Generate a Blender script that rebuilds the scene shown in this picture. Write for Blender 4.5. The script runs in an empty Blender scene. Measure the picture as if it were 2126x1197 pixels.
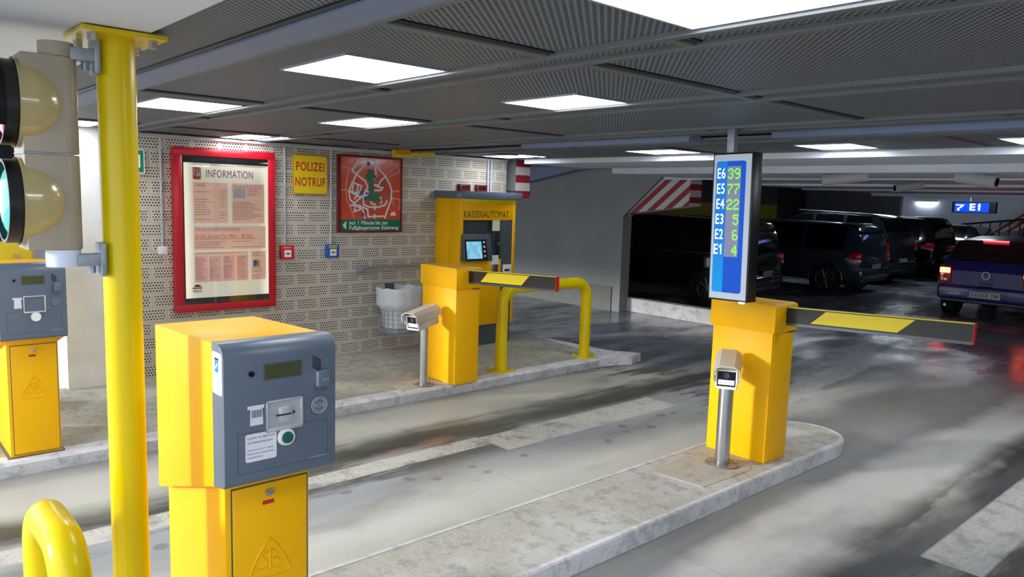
import bpy, bmesh, math, random
from mathutils import Vector, Matrix
random.seed(7)
S = bpy.context.scene
COL = S.collection
PI = math.pi
# ------------------------------------------------------------------ camera
W_, H_ = 2126.0, 1197.0
FPX = 1575.4
YAW, PIT, ROL = math.radians(47.9), math.radians(-6.77), math.radians(-1.72)
CAMZ = 1.9
cam = bpy.data.objects.new('camera', bpy.data.cameras.new('camera'))
COL.objects.link(cam)
cam.data.sensor_width = 36.0
cam.data.lens = FPX / W_ * 36.0
cam.data.clip_start = 0.05
cam.data.clip_end = 200
_M = Matrix.Rotation(YAW, 3, 'Z') @ Matrix.Rotation(PIT, 3, 'X') @ Matrix.Rotation(ROL, 3, 'Y')
_C = _M @ Matrix(((1, 0, 0), (0, 0, -1), (0, 1, 0)))     # camera looks along -Z
cam.matrix_world = Matrix.Translation((0, 0, CAMZ)) @ _C.to_4x4()
S.camera = cam
S.view_settings.view_transform = 'Standard'
S.view_settings.look = 'None'
S.view_settings.gamma = 1.0
S.view_settings.exposure = 0.0
# ------------------------------------------------------------------ world: overcast daylight outside the entrance
w = bpy.data.worlds.new('sky'); S.world = w; w.use_nodes = True
bg = w.node_tree.nodes['Background']
bg.inputs[0].default_value = (0.80, 0.90, 1.0, 1)
bg.inputs[1].default_value = 2.8
PANEL_E = 16.0
# sun: soft light coming in through the entrance behind the photographer
sl = bpy.data.lights.new('sun', 'SUN'); sl.energy = 3.6; sl.angle = math.radians(6); sl.color = (1, .97, .92)
so = bpy.data.objects.new('sun', sl); COL.objects.link(so)
so.rotation_euler = Vector((0.46, 0.86, -0.22)).to_track_quat('-Z', 'Y').to_euler()

# ------------------------------------------------------------------ materials
def mat(name, col, rough=.5, metal=0., coat=0., emit=None, es=0., spec=.5, noise=0., nscale=8., bump=0., bscale=60.):
    m = bpy.data.materials.new(name); m.use_nodes = True
    nt = m.node_tree; b = nt.nodes['Principled BSDF']
    b.inputs['Base Color'].default_value = (*col, 1)
    b.inputs['Roughness'].default_value = rough
    b.inputs['Metallic'].default_value = metal
    b.inputs['Coat Weight'].default_value = coat
    b.inputs['Coat Roughness'].default_value = .08
    b.inputs['Specular IOR Level'].default_value = spec
    if emit:
        b.inputs['Emission Color'].default_value = (*emit, 1); b.inputs['Emission Strength'].default_value = es
    if noise or bump:
        tc = nt.nodes.new('ShaderNodeTexCoord')
    if noise:
        n = nt.nodes.new('ShaderNodeTexNoise'); n.inputs['Scale'].default_value = nscale; n.inputs['Detail'].default_value = 6
        nt.links.new(tc.outputs['Object'], n.inputs['Vector'])
        mr = nt.nodes.new('ShaderNodeMapRange'); mr.inputs[1].default_value = .3; mr.inputs[2].default_value = .7
        mr.inputs[3].default_value = 1 - noise; mr.inputs[4].default_value = 1 + noise * .5
        nt.links.new(n.outputs['Fac'], mr.inputs[0])
        mx = nt.nodes.new('ShaderNodeVectorMath'); mx.operation = 'SCALE'; mx.inputs[0].default_value = col
        nt.links.new(mr.outputs[0], mx.inputs['Scale']); nt.links.new(mx.outputs[0], b.inputs['Base Color'])
    if bump:
        n2 = nt.nodes.new('ShaderNodeTexNoise'); n2.inputs['Scale'].default_value = bscale; n2.inputs['Detail'].default_value = 4
        nt.links.new(tc.outputs['Object'], n2.inputs['Vector'])
        bp = nt.nodes.new('ShaderNodeBump'); bp.inputs['Strength'].default_value = bump; bp.inputs['Distance'].default_value = .01
        nt.links.new(n2.outputs['Fac'], bp.inputs['Height']); nt.links.new(bp.outputs[0], b.inputs['Normal'])
    return m

class NG:
    """tiny helper to write shader maths"""
    def __init__(s, name):
        s.m = bpy.data.materials.new(name); s.m.use_nodes = True; s.t = s.m.node_tree
        s.b = s.t.nodes['Principled BSDF']; s.tc = s.t.nodes.new('ShaderNodeTexCoord')
        sp = s.t.nodes.new('ShaderNodeSeparateXYZ'); s.t.links.new(s.tc.outputs['Object'], sp.inputs[0])
        s.x, s.y, s.z = sp.outputs
    def put(s, sock, v):
        if hasattr(v, 'is_output'): s.t.links.new(v, sock)
        elif isinstance(v, (tuple, list)):
            sock.default_value = v if len(v) == len(sock.default_value) else (*v, 1)
        else: sock.default_value = v
    def f(s, op, a, b=0., c=0.):
        n = s.t.nodes.new('ShaderNodeMath'); n.operation = op
        for i, v in enumerate((a, b, c)): s.put(n.inputs[i], v)
        return n.outputs[0]
    def noise(s, scale, detail=4, vec=None, rough=.5):
        n = s.t.nodes.new('ShaderNodeTexNoise'); n.inputs['Scale'].default_value = scale
        n.inputs['Detail'].default_value = detail; n.inputs['Roughness'].default_value = rough
        s.t.links.new(vec if vec else s.tc.outputs['Object'], n.inputs['Vector']); return n.outputs['Fac']
    def scaled(s, v):
        n = s.t.nodes.new('ShaderNodeVectorMath'); n.operation = 'MULTIPLY'
        s.t.links.new(s.tc.outputs['Object'], n.inputs[0]); n.inputs[1].default_value = v; return n.outputs[0]
    def rng(s, v, a, b, c=0., d=1., smooth=True):
        n = s.t.nodes.new('ShaderNodeMapRange'); n.interpolation_type = 'SMOOTHSTEP' if smooth else 'LINEAR'
        for i, k in enumerate((v, a, b, c, d)): s.put(n.inputs[i], k)
        return n.outputs[0]
    def mix(s, fac, a, b, mode='MIX'):
        n = s.t.nodes.new('ShaderNodeMix'); n.data_type = 'RGBA'; n.blend_type = mode
        s.put(n.inputs[0], fac); s.put(n.inputs[6], a); s.put(n.inputs[7], b); return n.outputs[2]
    def ramp(s, v, stops):
        n = s.t.nodes.new('ShaderNodeValToRGB'); s.put(n.inputs[0], v); cr = n.color_ramp
        cr.elements.remove(cr.elements[1]); cr.elements[0].position = 0; cr.elements[0].color = (*stops[0][1], 1)
        for p, c in stops[1:]:
            cr.elements.new(min(.9999, max(.0001, p))).color = (*c, 1)
        return n.outputs[0]
    def bump(s, h, strength=.3, dist=.01):
        n = s.t.nodes.new('ShaderNodeBump'); n.inputs['Strength'].default_value = strength; n.inputs['Distance'].default_value = dist
        s.put(n.inputs['Height'], h); s.t.links.new(n.outputs[0], s.b.inputs['Normal'])
    def done(s, col, rough=.6):
        s.put(s.b.inputs['Base Color'], col); s.put(s.b.inputs['Roughness'], rough); return s.m

YEL = mat('machine_yellow', (.92, .465, .0), .45, noise=.03, nscale=3, spec=.22)
YEL2 = mat('post_yellow', (.74, .54, .0), .25, spec=.32)
GREY = mat('panel_grey', (.11, .14, .19), .38, noise=.06, nscale=10)
DKGREY = mat('dark_grey', (.07, .085, .10), .45)
BLACK = mat('black', (.006, .006, .007), .35)
BLKGLOSS = mat('black_gloss', (.004, .004, .006), .08)
WHITE = mat('white', (.8, .8, .8), .5)
SILVER = mat('silver', (.62, .64, .68), .3, metal=.6)
STEEL = mat('stainless', (.55, .55, .56), .28, metal=1.)
FLANGE = mat('flange_steel', (.22, .21, .20), .55, metal=.4, noise=.2, nscale=30)
ALU = mat('aluminium', (.45, .5, .58), .35, metal=.7)
GALV = mat('galvanised', (.34, .37, .42), .45, metal=.5, noise=.2, nscale=20)
CREAM = mat('signal_cream', (.40, .335, .25), .35, noise=.06, nscale=8)
CREAM2 = mat('signal_visor_cream', (.50, .41, .19), .22, coat=.5)
CCGREY = mat('camera_grey', (.42, .42, .44), .5)
CAMBEIGE = mat('camera_beige', (.58, .52, .44), .4)
RED = mat('frame_red', (.46, .006, .018), .3, noise=.06)
DKRED = mat('dark_red', (.16, .004, .01), .35)
REDP = mat('paint_red', (.32, .01, .02), .5)
BRED = mat('box_red', (.6, .012, .012), .35)
BBLUE = mat('box_blue', (.01, .09, .45), .35)
SIGNYEL = mat('sign_yellow', (.80, .60, .006), .4)
SIGNRED = mat('sign_text_red', (.60, .03, .012), .5)
GREENBTN = mat('button_green', (.0, .085, .065), .12, coat=.6, emit=(0, .3, .2), es=.03)
LCD = mat('lcd', (.055, .065, .025), .2)
BEIGEPAPER = mat('note_paper', (.72, .62, .48), .7)
CONC = mat('pillar_concrete', (.80, .79, .79), .75, noise=.12, nscale=3, bump=.2)
PAINTW = mat('painted_white', (.72, .78, .92), .6, noise=.06, nscale=1.5)
BEAMB = mat('beam_pale', (.66, .71, .80), .45, noise=.1, nscale=2)
WALLG = mat('wall_grey_paint', (.27, .28, .28), .7, noise=.12, nscale=1.2, bump=.1)
WALLD = mat('wall_dark', (.05, .05, .055), .8)
GLASS = mat('tinted_glass', (.004, .005, .007), .06, coat=.4)
TYRE = mat('tyre', (.006, .006, .006), .7)
RIM = mat('rim', (.25, .25, .27), .3, metal=.9)
TXT_DK = mat('text_dark', (.05, .045, .02), .6)
CONDUIT = mat('conduit', (.46, .48, .52), .4)
FRAMEC = mat('ceiling_frame', (.135, .145, .155), .45, noise=.15, nscale=4)
BLUEBAND = mat('ceiling_band', (.19, .24, .38), .5, noise=.05)
LIGHT = mat('panel_light', (1, 1, 1), .5, emit=(.90, .95, 1), es=PANEL_E)

def m_mesh():
    n = NG('expanded_metal')
    px, py = .026, .030
    u = n.f('DIVIDE', n.x, px); v = n.f('DIVIDE', n.y, py)
    def cell(du, dv):
        a = n.f('SUBTRACT', n.f('FRACT', n.f('ADD', u, du)), .5); b = n.f('SUBTRACT', n.f('FRACT', n.f('ADD', v, dv)), .5)
        return n.f('ADD', n.f('ABSOLUTE', n.f('MULTIPLY', a, 1.0)), n.f('ABSOLUTE', n.f('MULTIPLY', b, 1.0)))
    d = n.f('MINIMUM', cell(0, 0), cell(.5, .5))
    hole = n.rng(d, .26, .31, 1, 0)
    blot = n.rng(n.noise(1.1, 3), .35, .7, .85, 1.15)
    base = n.mix(blot, (.13, .16, .205), (.185, .215, .26))
    n.bump(n.f('SUBTRACT', 1, hole), .5, .006)
    n.b.inputs['Specular IOR Level'].default_value = .3
    return n.done(n.mix(hole, base, (.006, .007, .009)), .5)
MESHM = m_mesh()

def m_block():
    """perforated acoustic blocks on the wall x = const; u along y, v along z"""
    n = NG('perforated_block')
    BH, BW = .1335, .262
    v = n.f('DIVIDE', n.f('SUBTRACT', n.z, .105), BH); row = n.f('FLOOR', v)
    par = n.f('MODULO', row, 2)
    u = n.f('ADD', n.f('DIVIDE', n.y, BW), n.f('MULTIPLY', par, .5))
    fu = n.f('FRACT', u); fv = n.f('FRACT', v)
    eu = n.f('MULTIPLY', n.f('MINIMUM', fu, n.f('SUBTRACT', 1, fu)), BW)
    ev = n.f('MULTIPLY', n.f('MINIMUM', fv, n.f('SUBTRACT', 1, fv)), BH)
    e = n.f('MINIMUM', eu, ev)
    joint = n.rng(e, .004, .008, 1, 0)
    inside = n.f('MULTIPLY', n.f('GREATER_THAN', eu, .022), n.f('GREATER_THAN', ev, .0150))
    # hole lattice, hexagonal
    lu = n.f('MULTIPLY', fu, BW); lv = n.f('MULTIPLY', fv, BH)
    HP, VP = .0262, .0262
    r = n.f('DIVIDE', n.f('SUBTRACT', lv, .0145), VP); rr = n.f('FLOOR', r)
    hu = n.f('ADD', n.f('DIVIDE', lu, HP), n.f('MULTIPLY', n.f('MODULO', rr, 2), .5))
    a = n.f('MULTIPLY', n.f('SUBTRACT', n.f('FRACT', hu), .5), HP); b = n.f('MULTIPLY', n.f('SUBTRACT', n.f('FRACT', r), .5), VP)
    d = n.f('SQRT', n.f('ADD', n.f('MULTIPLY', a, a), n.f('MULTIPLY', b, b)))
    hole = n.f('MULTIPLY', n.rng(d, .0062, .0078, 1, 0), inside)
    nz = n.noise(.9, 4); nz2 = n.noise(40, 3)
    base = n.mix(n.rng(nz, .35, .65), (.52, .475, .40), (.64, .585, .50))
    base = n.mix(n.f('MULTIPLY', nz2, .25), base, (.42, .38, .31))
    base = n.mix(n.f('MULTIPLY', joint, .35), base, (.42, .38, .32))
    col = n.mix(hole, base, (.012, .010, .008))
    n.bump(n.f('SUBTRACT', n.f('SUBTRACT', 1, hole), n.f('MULTIPLY', joint, .6)), .6, .008)
    return n.done(col, .8)
BLOCK = m_block()

def g(v, t=(1, .98, .93)): return tuple(v * k for k in t)
def m_road():
    n = NG('road_concrete')
    wob = n.noise(.55, 3)
    wob2 = n.noise(3.0, 5, rough=.6)
    xx = n.f('ADD', n.x, n.f('ADD', n.f('MULTIPLY', n.f('SUBTRACT', wob, .5), .55), n.f('MULTIPLY', n.f('SUBTRACT', wob2, .5), .22)))
    t = n.f('DIVIDE', n.f('ADD', xx, 6.2), 6.2)
    P = lambda x: (x + 6.2) / 6.2
    st = [(-6.1, g(.16)), (-5.75, g(.24)), (-5.5, g(.44, (1, .96, .86))), (-5.05, g(.52, (1, .95, .82))), (-4.93, g(.36, (1, .97, .80))), (-4.80, g(.07, (1, .97, .70))), (-4.62, g(.06, (1, .97, .75))),
          (-4.5, g(.30)), (-4.25, g(.34, (.97, .98, 1))), (-4.0, g(.32, (.96, .98, 1))), (-3.8, g(.40)), (-3.6, g(.55, (1, .98, .88))), (-3.32, g(.46, (1, .97, .86))), (-3.15, g(.22)), (-2.9, g(.24, (1, .97, .85))),
          (-2.45, g(.30)), (-2.30, g(.24, (.98, .98, 1))), (-2.15, g(.52)), (-1.85, g(.60, (1, 1, .96))), (-1.72, g(.34)), (-1.60, g(.07, (.92, .96, 1))), (-1.42, g(.09, (.92, .96, 1))), (-1.2, g(.26)), (-.6, g(.30)), (-.1, g(.28))]
    col = n.ramp(t, [(P(a), c) for a, c in st])
    # blotches elongated along the driving direction
    sv = n.scaled((1.0, .35, 1.0)); bl = n.noise(2.2, 6, sv, .6)
    col = n.mix(n.rng(bl, .50, .68, 0, .36), col, (.12, .12, .09))
    sv2 = n.scaled((1.0, .25, 1.0)); b2 = n.noise(1.3, 4, sv2)
    col = n.mix(n.rng(b2, .52, .70, 0, .40), col, (.50, .49, .42))
    b3 = n.noise(1.0, 5, n.scaled((2.4, .45, 1.0)), .65)
    cen = n.f('MULTIPLY', n.rng(n.x, -5.15, -4.85), n.rng(n.x, -4.3, -4.0, 1, 0))
    cen2 = n.f('MULTIPLY', n.rng(n.x, -1.85, -1.6), n.rng(n.x, -.9, -.7, 1, 0))
    cen3 = n.f('MULTIPLY', n.rng(n.x, -3.9, -3.2, 1, 0), n.rng(n.y, 5.6, 6.6))
    col = n.mix(n.f('MULTIPLY', n.f('MAXIMUM', n.f('MAXIMUM', cen, cen2), cen3), n.rng(b3, .47, .57, 0, .85)), col, (.035, .037, .030))
    # oil drips
    vo = n.t.nodes.new('ShaderNodeTexVoronoi'); vo.inputs['Scale'].default_value = 4.5; n.t.links.new(n.tc.outputs['Object'], vo.inputs['Vector'])
    dn = n.f('ADD', vo.outputs['Distance'], n.f('MULTIPLY', n.noise(14, 3), .22))
    inb = n.f('MULTIPLY', n.rng(n.x, -4.45, -4.3), n.rng(n.x, -3.85, -3.7, 1, 0))
    col = n.mix(n.f('MULTIPLY', n.f('MULTIPLY', n.rng(dn, .24, .34, 1, 0), inb), .55), col, (.10, .095, .09))
    inb2 = n.rng(n.x, -1.15, -1.0)
    col = n.mix(n.f('MULTIPLY', n.f('MULTIPLY', n.rng(dn, .22, .30, 1, 0), inb2), .6), col, (.12, .12, .12))
    # rust stain
    rs = n.f('MULTIPLY', n.rng(n.f('ABSOLUTE', n.f('ADD', n.x, 4.62)), .0, .13, 1, 0), n.rng(n.f('ABSOLUTE', n.f('SUBTRACT', n.y, 3.25)), .1, .5, 1, 0))
    col = n.mix(n.f('MULTIPLY', n.f('MULTIPLY', rs, n.rng(wob2, .42, .6)), .8), col, (.33, .16, .04))
    # worn white guide lines
    worn = n.f('MULTIPLY', n.rng(n.noise(5, 5, rough=.6), .36, .52, .25, 1), n.rng(n.noise(45, 5, rough=.8), .38, .55, .35, 1))
    def line(x0, x1, y0, y1):
        return n.f('MULTIPLY', n.f('MULTIPLY', n.rng(n.x, x0 - .01, x0 + .01), n.rng(n.x, x1 - .01, x1 + .01, 1, 0)),
                   n.f('MULTIPLY', n.rng(n.y, y0 - .01, y0 + .01), n.rng(n.y, y1 - .01, y1 + .01, 1, 0)))
    l1 = n.f('MULTIPLY', n.f('MAXIMUM', line(-4.53, -4.33, -6, 3.75), line(-4.50, -4.14, 3.75, 5.9)), n.f('ADD', .15, n.f('MULTIPLY', worn, .75)))
    col = n.mix(l1, col, (.62, .58, .50))
    l2 = n.f('MULTIPLY', line(-1.43, -1.12, 4.4, 6.9), n.f('ADD', .3, n.f('MULTIPLY', worn, .55)))
    col = n.mix(l2, col, (.60, .59, .57))
    l3 = n.f('MULTIPLY', line(-6.2, -6.05, 7.2, 14), n.f('MULTIPLY', worn, .35))
    col = n.mix(l3, col, (.45, .45, .42))
    # joints across the slab
    jy = n.f('MINIMUM', n.f('ABSOLUTE', n.f('SUBTRACT', n.f('ADD', n.y, n.f('MULTIPLY', n.x, .02)), 3.3)), n.f('ABSOLUTE', n.f('SUBTRACT', n.y, 7.4)))
    col = n.mix(n.rng(jy, .002, .010, .22, 0), col, (.10, .10, .09))
    # stained wet asphalt inside and on the ramp, light falloff and reflections painted in
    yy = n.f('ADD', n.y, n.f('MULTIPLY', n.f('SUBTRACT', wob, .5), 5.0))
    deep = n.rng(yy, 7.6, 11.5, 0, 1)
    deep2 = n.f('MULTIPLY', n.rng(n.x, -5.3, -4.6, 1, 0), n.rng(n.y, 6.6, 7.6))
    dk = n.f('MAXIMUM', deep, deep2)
    wet_refl_col = n.mix(n.rng(bl, .40, .62), (.11, .13, .165), (.30, .33, .39))
    col = n.mix(n.f('MULTIPLY', dk, .86), col, wet_refl_col)
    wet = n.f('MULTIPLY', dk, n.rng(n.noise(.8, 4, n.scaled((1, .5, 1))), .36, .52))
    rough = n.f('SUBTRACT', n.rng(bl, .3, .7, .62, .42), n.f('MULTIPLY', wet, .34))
    n.bump(n.noise(90, 4), .12, .005)
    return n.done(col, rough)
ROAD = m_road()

def m_slab(name, base, dark, edge):
    n = NG(name)
    a = n.noise(1.4, 5, rough=.65); b = n.noise(9, 6, rough=.7); c = n.noise(70, 3)
    col = n.mix(n.rng(a, .38, .62, 0, 1), base, dark)
    col = n.mix(n.rng(b, .48, .62, 0, .55), col, tuple(k * .55 for k in dark))
    col = n.mix(n.rng(c, .4, .7, 0, .35), col, edge)
    n.bump(c, .25, .006)
    return n.done(col, .75)
SLAB = m_slab('pavement_concrete', (.44, .42, .37), (.29, .28, .22), (.5, .48, .42))
ISLE = m_slab('island_concrete', (.52, .50, .47), (.40, .38, .31), (.60, .58, .55))
KERB = m_slab('kerb_concrete', (.72, .71, .73), (.56, .55, .55), (.46, .44, .42))

def m_lamella():
    n = NG('lamella_ceiling')
    fr = n.f('FRACT', n.f('DIVIDE', n.y, .42))
    gap = n.rng(n.f('ABSOLUTE', n.f('SUBTRACT', fr, .5)), .44, .475, 0, 1)
    return n.done(n.mix(gap, (.82, .85, .92), (.06, .06, .07)), .55)
LAMELLA = m_lamella()

def m_stripes(name, k):
    n = NG(name)
    v = n.f('ADD', n.f('MULTIPLY', n.x, k), n.f('MULTIPLY', n.z, -1 if k else 1))
    fr = n.f('FRACT', n.f('DIVIDE', v, .235 if k else .205))
    s = n.f('GREATER_THAN', fr, .52)
    return n.done(n.mix(s, (.60, .58, .57), (.30, .012, .02)), .6)
STR_D = m_stripes('diagonal_warning_stripes', .8)
STR_H = m_stripes('level_warning_stripes', 0)

# ------------------------------------------------------------------ mesh helpers
class MB:
    def __init__(s): s.bm = bmesh.new()
    def _tf(s, vs, M):
        if M is not None: bmesh.ops.transform(s.bm, matrix=M, verts=vs)
    def box(s, x0, x1, y0, y1, z0, z1, bev=0, seg=2, M=None):
        r = bmesh.ops.create_cube(s.bm, size=1); vs = r['verts']
        for v in vs: v.co = Vector(((x0 + x1) / 2 + v.co.x * (x1 - x0), (y0 + y1) / 2 + v.co.y * (y1 - y0), (z0 + z1) / 2 + v.co.z * (z1 - z0)))
        if bev:
            es = list({e for v in vs for e in v.link_edges})
            q = bmesh.ops.bevel(s.bm, geom=es, offset=bev, segments=seg, profile=.5, affect='EDGES')
            vs = q['verts']
        s._tf(vs, M); return s
    def prism(s, pts, axis, a, b, bev=0, M=None):
        """2-D outline extruded along axis ('x': pts=(y,z), 'y': pts=(x,z), 'z': pts=(x,y))"""
        def c(p, t):
            return {'x': (t, p[0], p[1]), 'y': (p[0], t, p[1]), 'z': (p[0], p[1], t)}[axis]
        va = [s.bm.verts.new(c(p, a)) for p in pts]; vb = [s.bm.verts.new(c(p, b)) for p in pts]
        fs = [s.bm.faces.new(va), s.bm.faces.new(vb[::-1])]
        n = len(pts)
        for i in range(n): fs.append(s.bm.faces.new((va[i], vb[i], vb[(i + 1) % n], va[(i + 1) % n])))
        bmesh.ops.recalc_face_normals(s.bm, faces=fs)
        vs = va + vb
        if bev:
            q = bmesh.ops.bevel(s.bm, geom=list({e for f in fs for e in f.edges}), offset=bev, segments=2, profile=.5, affect='EDGES'); vs = list({v for v in q['verts']} | {v for v in vs if v.is_valid})
        s._tf(vs, M); return s
    def cyl(s, p0, p1, r, r2=None, seg=24, cap=True):
        p0, p1 = Vector(p0), Vector(p1); d = p1 - p0
        q = bmesh.ops.create_cone(s.bm, cap_ends=cap, segments=seg, radius1=r, radius2=r if r2 is None else r2, depth=d.length)
        M = Matrix.Translation((p0 + p1) / 2) @ d.to_track_quat('Z', 'Y').to_matrix().to_4x4()
        bmesh.ops.transform(s.bm, matrix=M, verts=q['verts']); return s
    def sph(s, c, r, sc=(1, 1, 1), seg=16):
        q = bmesh.ops.create_uvsphere(s.bm, u_segments=seg, v_segments=seg // 2 + 2, radius=r)
        for v in q['verts']: v.co = Vector((v.co.x * sc[0], v.co.y * sc[1], v.co.z * sc[2])) + Vector(c)
        return s
    def tube(s, pts, r, seg=10, closed=False):
        pts = [Vector(p) for p in pts]; n = len(pts); rings = []
        up = None
        for i, p in enumerate(pts):
            if closed: d = pts[(i + 1) % n] - pts[i - 1]
            else: d = pts[min(i + 1, n - 1)] - pts[max(i - 1, 0)]
            if d.length < 1e-9: d = Vector((0, 0, 1))
            d.normalize()
            if up is None:
                up = Vector((0, 0, 1)) if abs(d.z) < .9 else Vector((1, 0, 0))
            a = d.cross(up)
            if a.length < 1e-4: a = d.orthogonal()
            a.normalize(); b = a.cross(d).normalized(); up = b
            rings.append([s.bm.verts.new(p + (a * math.cos(2 * PI * k / seg) + b * math.sin(2 * PI * k / seg)) * r) for k in range(seg)])
        m = n if closed else n - 1
        for i in range(m):
            A, B = rings[i], rings[(i + 1) % n]
            for k in range(seg): s.bm.faces.new((A[k], A[(k + 1) % seg], B[(k + 1) % seg], B[k]))
        if not closed:
            s.bm.faces.new(rings[0][::-1]); s.bm.faces.new(rings[-1])
        return s
    def lathe(s, prof, c=(0, 0, 0), seg=32):
        rings = []
        for (r, z) in prof:
            rings.append([s.bm.verts.new((c[0] + r * math.cos(2 * PI * k / seg), c[1] + r * math.sin(2 * PI * k / seg), c[2] + z)) for k in range(seg)])
        for A, B in zip(rings, rings[1:]):
            for k in range(seg): s.bm.faces.new((A[k], A[(k + 1) % seg], B[(k + 1) % seg], B[k]))
        return s
    def build(s, name, m, parent=None, smooth=None, M=None):
        bmesh.ops.recalc_face_normals(s.bm, faces=s.bm.faces)
        me = bpy.data.meshes.new(name); s.bm.to_mesh(me); s.bm.free()
        if m: me.materials.append(m)
        if M is not None: me.transform(M)
        if smooth:
            for p in me.polygons: p.use_smooth = True
            me.set_sharp_from_angle(angle=math.radians(smooth))
        o = bpy.data.objects.new(name, me); COL.objects.link(o)
        if parent: o.parent = parent
        return o

def tag(o, label=None, cat=None, group=None, kind=None):
    if label: o['label'] = label
    if cat: o['category'] = cat
    if group: o['group'] = group
    if kind: o['kind'] = kind
    return o
def struct(o): o['kind'] = 'structure'; return o
def thing(name, label, cat, loc=(0, 0, 0), rz=0, group=None):
    o = bpy.data.objects.new(name, None); COL.objects.link(o); o.empty_display_size = .1
    o.location = loc; o.rotation_euler = (0, 0, rz); return tag(o, label, cat, group)
def dup(root, loc, label, rz=None, group=None):
    r = root.copy(); COL.objects.link(r); r.location = loc; r['label'] = label
    if rz is not None: r.rotation_euler = (0, 0, rz)
    if group: r['group'] = group
    for ch in list(root.children):
        c = ch.copy(); COL.objects.link(c); c.parent = r
        for gch in list(ch.children):
            d = gch.copy(); COL.objects.link(d); d.parent = c
    return r
PX = Matrix(((0, 0, 1, 0), (1, 0, 0, 0), (0, 1, 0, 0), (0, 0, 0, 1)))    # text facing +X
MY = Matrix(((1, 0, 0, 0), (0, 0, -1, 0), (0, 1, 0, 0), (0, 0, 0, 1)))   # text facing -Y
def text(items, name, m, parent, face, ext=.0006):
    """items: (string, x, y, z, size, width) centred; one mesh part"""
    bm = bmesh.new()
    for it in items:
        s, x, y, z, size, wd = it[:6]; al = it[6] if len(it) > 6 else 'CENTER'; bold = it[7] if len(it) > 7 else 0
        cu = bpy.data.curves.new('t', 'FONT'); cu.body = s; cu.size = size; cu.align_x = al; cu.align_y = 'CENTER'; cu.extrude = ext; cu.resolution_u = 3; cu.offset = bold; cu.space_character = 1.07 + (bold * 12)
        ob = bpy.data.objects.new('t', cu); COL.objects.link(ob)
        dg = bpy.context.evaluated_depsgraph_get(); me = bpy.data.meshes.new_from_object(ob.evaluated_get(dg))
        xs = [v.co.x for v in me.vertices]
        k = 1.0
        if wd and xs: k = wd / max(1e-6, max(xs) - min(xs))
        me.transform(Matrix.Translation((x, y, z)) @ face @ Matrix.Diagonal((k, 1, 1, 1)))
        bm.from_mesh(me); bpy.data.objects.remove(ob); bpy.data.curves.remove(cu); bpy.data.meshes.remove(me)
    me = bpy.data.meshes.new(name); bm.to_mesh(me); bm.free(); me.materials.append(m)
    o = bpy.data.objects.new(name, me); COL.objects.link(o)
    if parent: o.parent = parent
    return o
def rrect(x0, x1, z0, z1, r, n=5):
    out = []
    for cx, cz, a0 in ((x1 - r, z1 - r, 0), (x0 + r, z1 - r, 90), (x0 + r, z0 + r, 180), (x1 - r, z0 + r, 270)):
        for i in range(n + 1):
            a = math.radians(a0 + 90 * i / n); out.append((cx + r * math.cos(a), cz + r * math.sin(a)))
    return out
def arc(c, r, a0, a1, n, plane):
    o = []
    for i in range(n + 1):
        a = math.radians(a0 + (a1 - a0) * i / n); u, v = r * math.cos(a), r * math.sin(a)
        o.append({'xz': (c[0] + u, c[1], c[2] + v), 'yz': (c[0], c[1] + u, c[2] + v)}[plane])
    return o

# ------------------------------------------------------------------ setting
PAV = .105
CE = 2.40
def plane_obj(name, m, pts):
    me = bpy.data.meshes.new(name); me.from_pydata(pts, [], [tuple(range(len(pts)))]); me.materials.append(m)
    o = bpy.data.objects.new(name, me); COL.objects.link(o); return struct(o)
struct(MB().box(-20, 14, -16, 34, -.2, 0).build('floor', ROAD))
# pavement along the wall with its kerb
pts = [(-7.55, -6), (-5.78, -6), (-5.78, 6.55), (-5.95, 6.72), (-7.0, 6.83), (-7.55, 6.85)]
struct(MB().prism(pts, 'z', 0, PAV).build('pavement', SLAB))
def kerb():
    b = MB(); prof = [(-5.68, 0), (-5.655, PAV - .02), (-5.672, PAV), (-5.80, PAV + .001), (-5.80, 0)]
    b.prism(prof, 'y', -6, 6.5)
    # curved end running back to the ramp
    b.prism([(-5.68, 6.5), (-5.66, 6.66), (-5.55, 6.95), (-5.62, 7.2), (-5.95, 7.0), (-7.1, 6.92), (-7.1, 6.8), (-5.97, 6.70), (-5.80, 6.5)], 'z', 0, PAV * .92)
    return struct(b.build('trim_1', KERB))
kerb()
# traffic island
def island_pts(x0, x1, y1, inset=0):
    r = (x1 - x0) / 2 - inset; cx = (x0 + x1) / 2; cy = y1 - (x1 - x0) / 2
    return [(x0 + inset, -6), (x1 - inset, -6)] + [(cx + r * math.cos(math.radians(a)), cy + r * math.sin(math.radians(a))) for a in range(0, 181, 12)]
struct(MB().prism(island_pts(-3.15, -2.49, 6.03, .012), 'z', 0, PAV).build('island', ISLE))
def isle_kerb():
    o = island_pts(-3.15, -2.49, 6.03); i = island_pts(-3.15, -2.49, 6.03, .035)
    b = MB(); bm = b.bm; n = len(o)
    V = [[bm.verts.new((*p, z)) for p in q] for q, z in ((o, 0), (o, PAV - .008), (island_pts(-3.15, -2.49, 6.03, .008), PAV + .002), (i, PAV + .003), (i, 0))]
    for A, B in zip(V, V[1:]):
        for k in range(n - 0):
            bm.faces.new((A[k], A[(k + 1) % n], B[(k + 1) % n], B[k]))
    return struct(b.build('trim_2', KERB))
isle_kerb()
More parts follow.
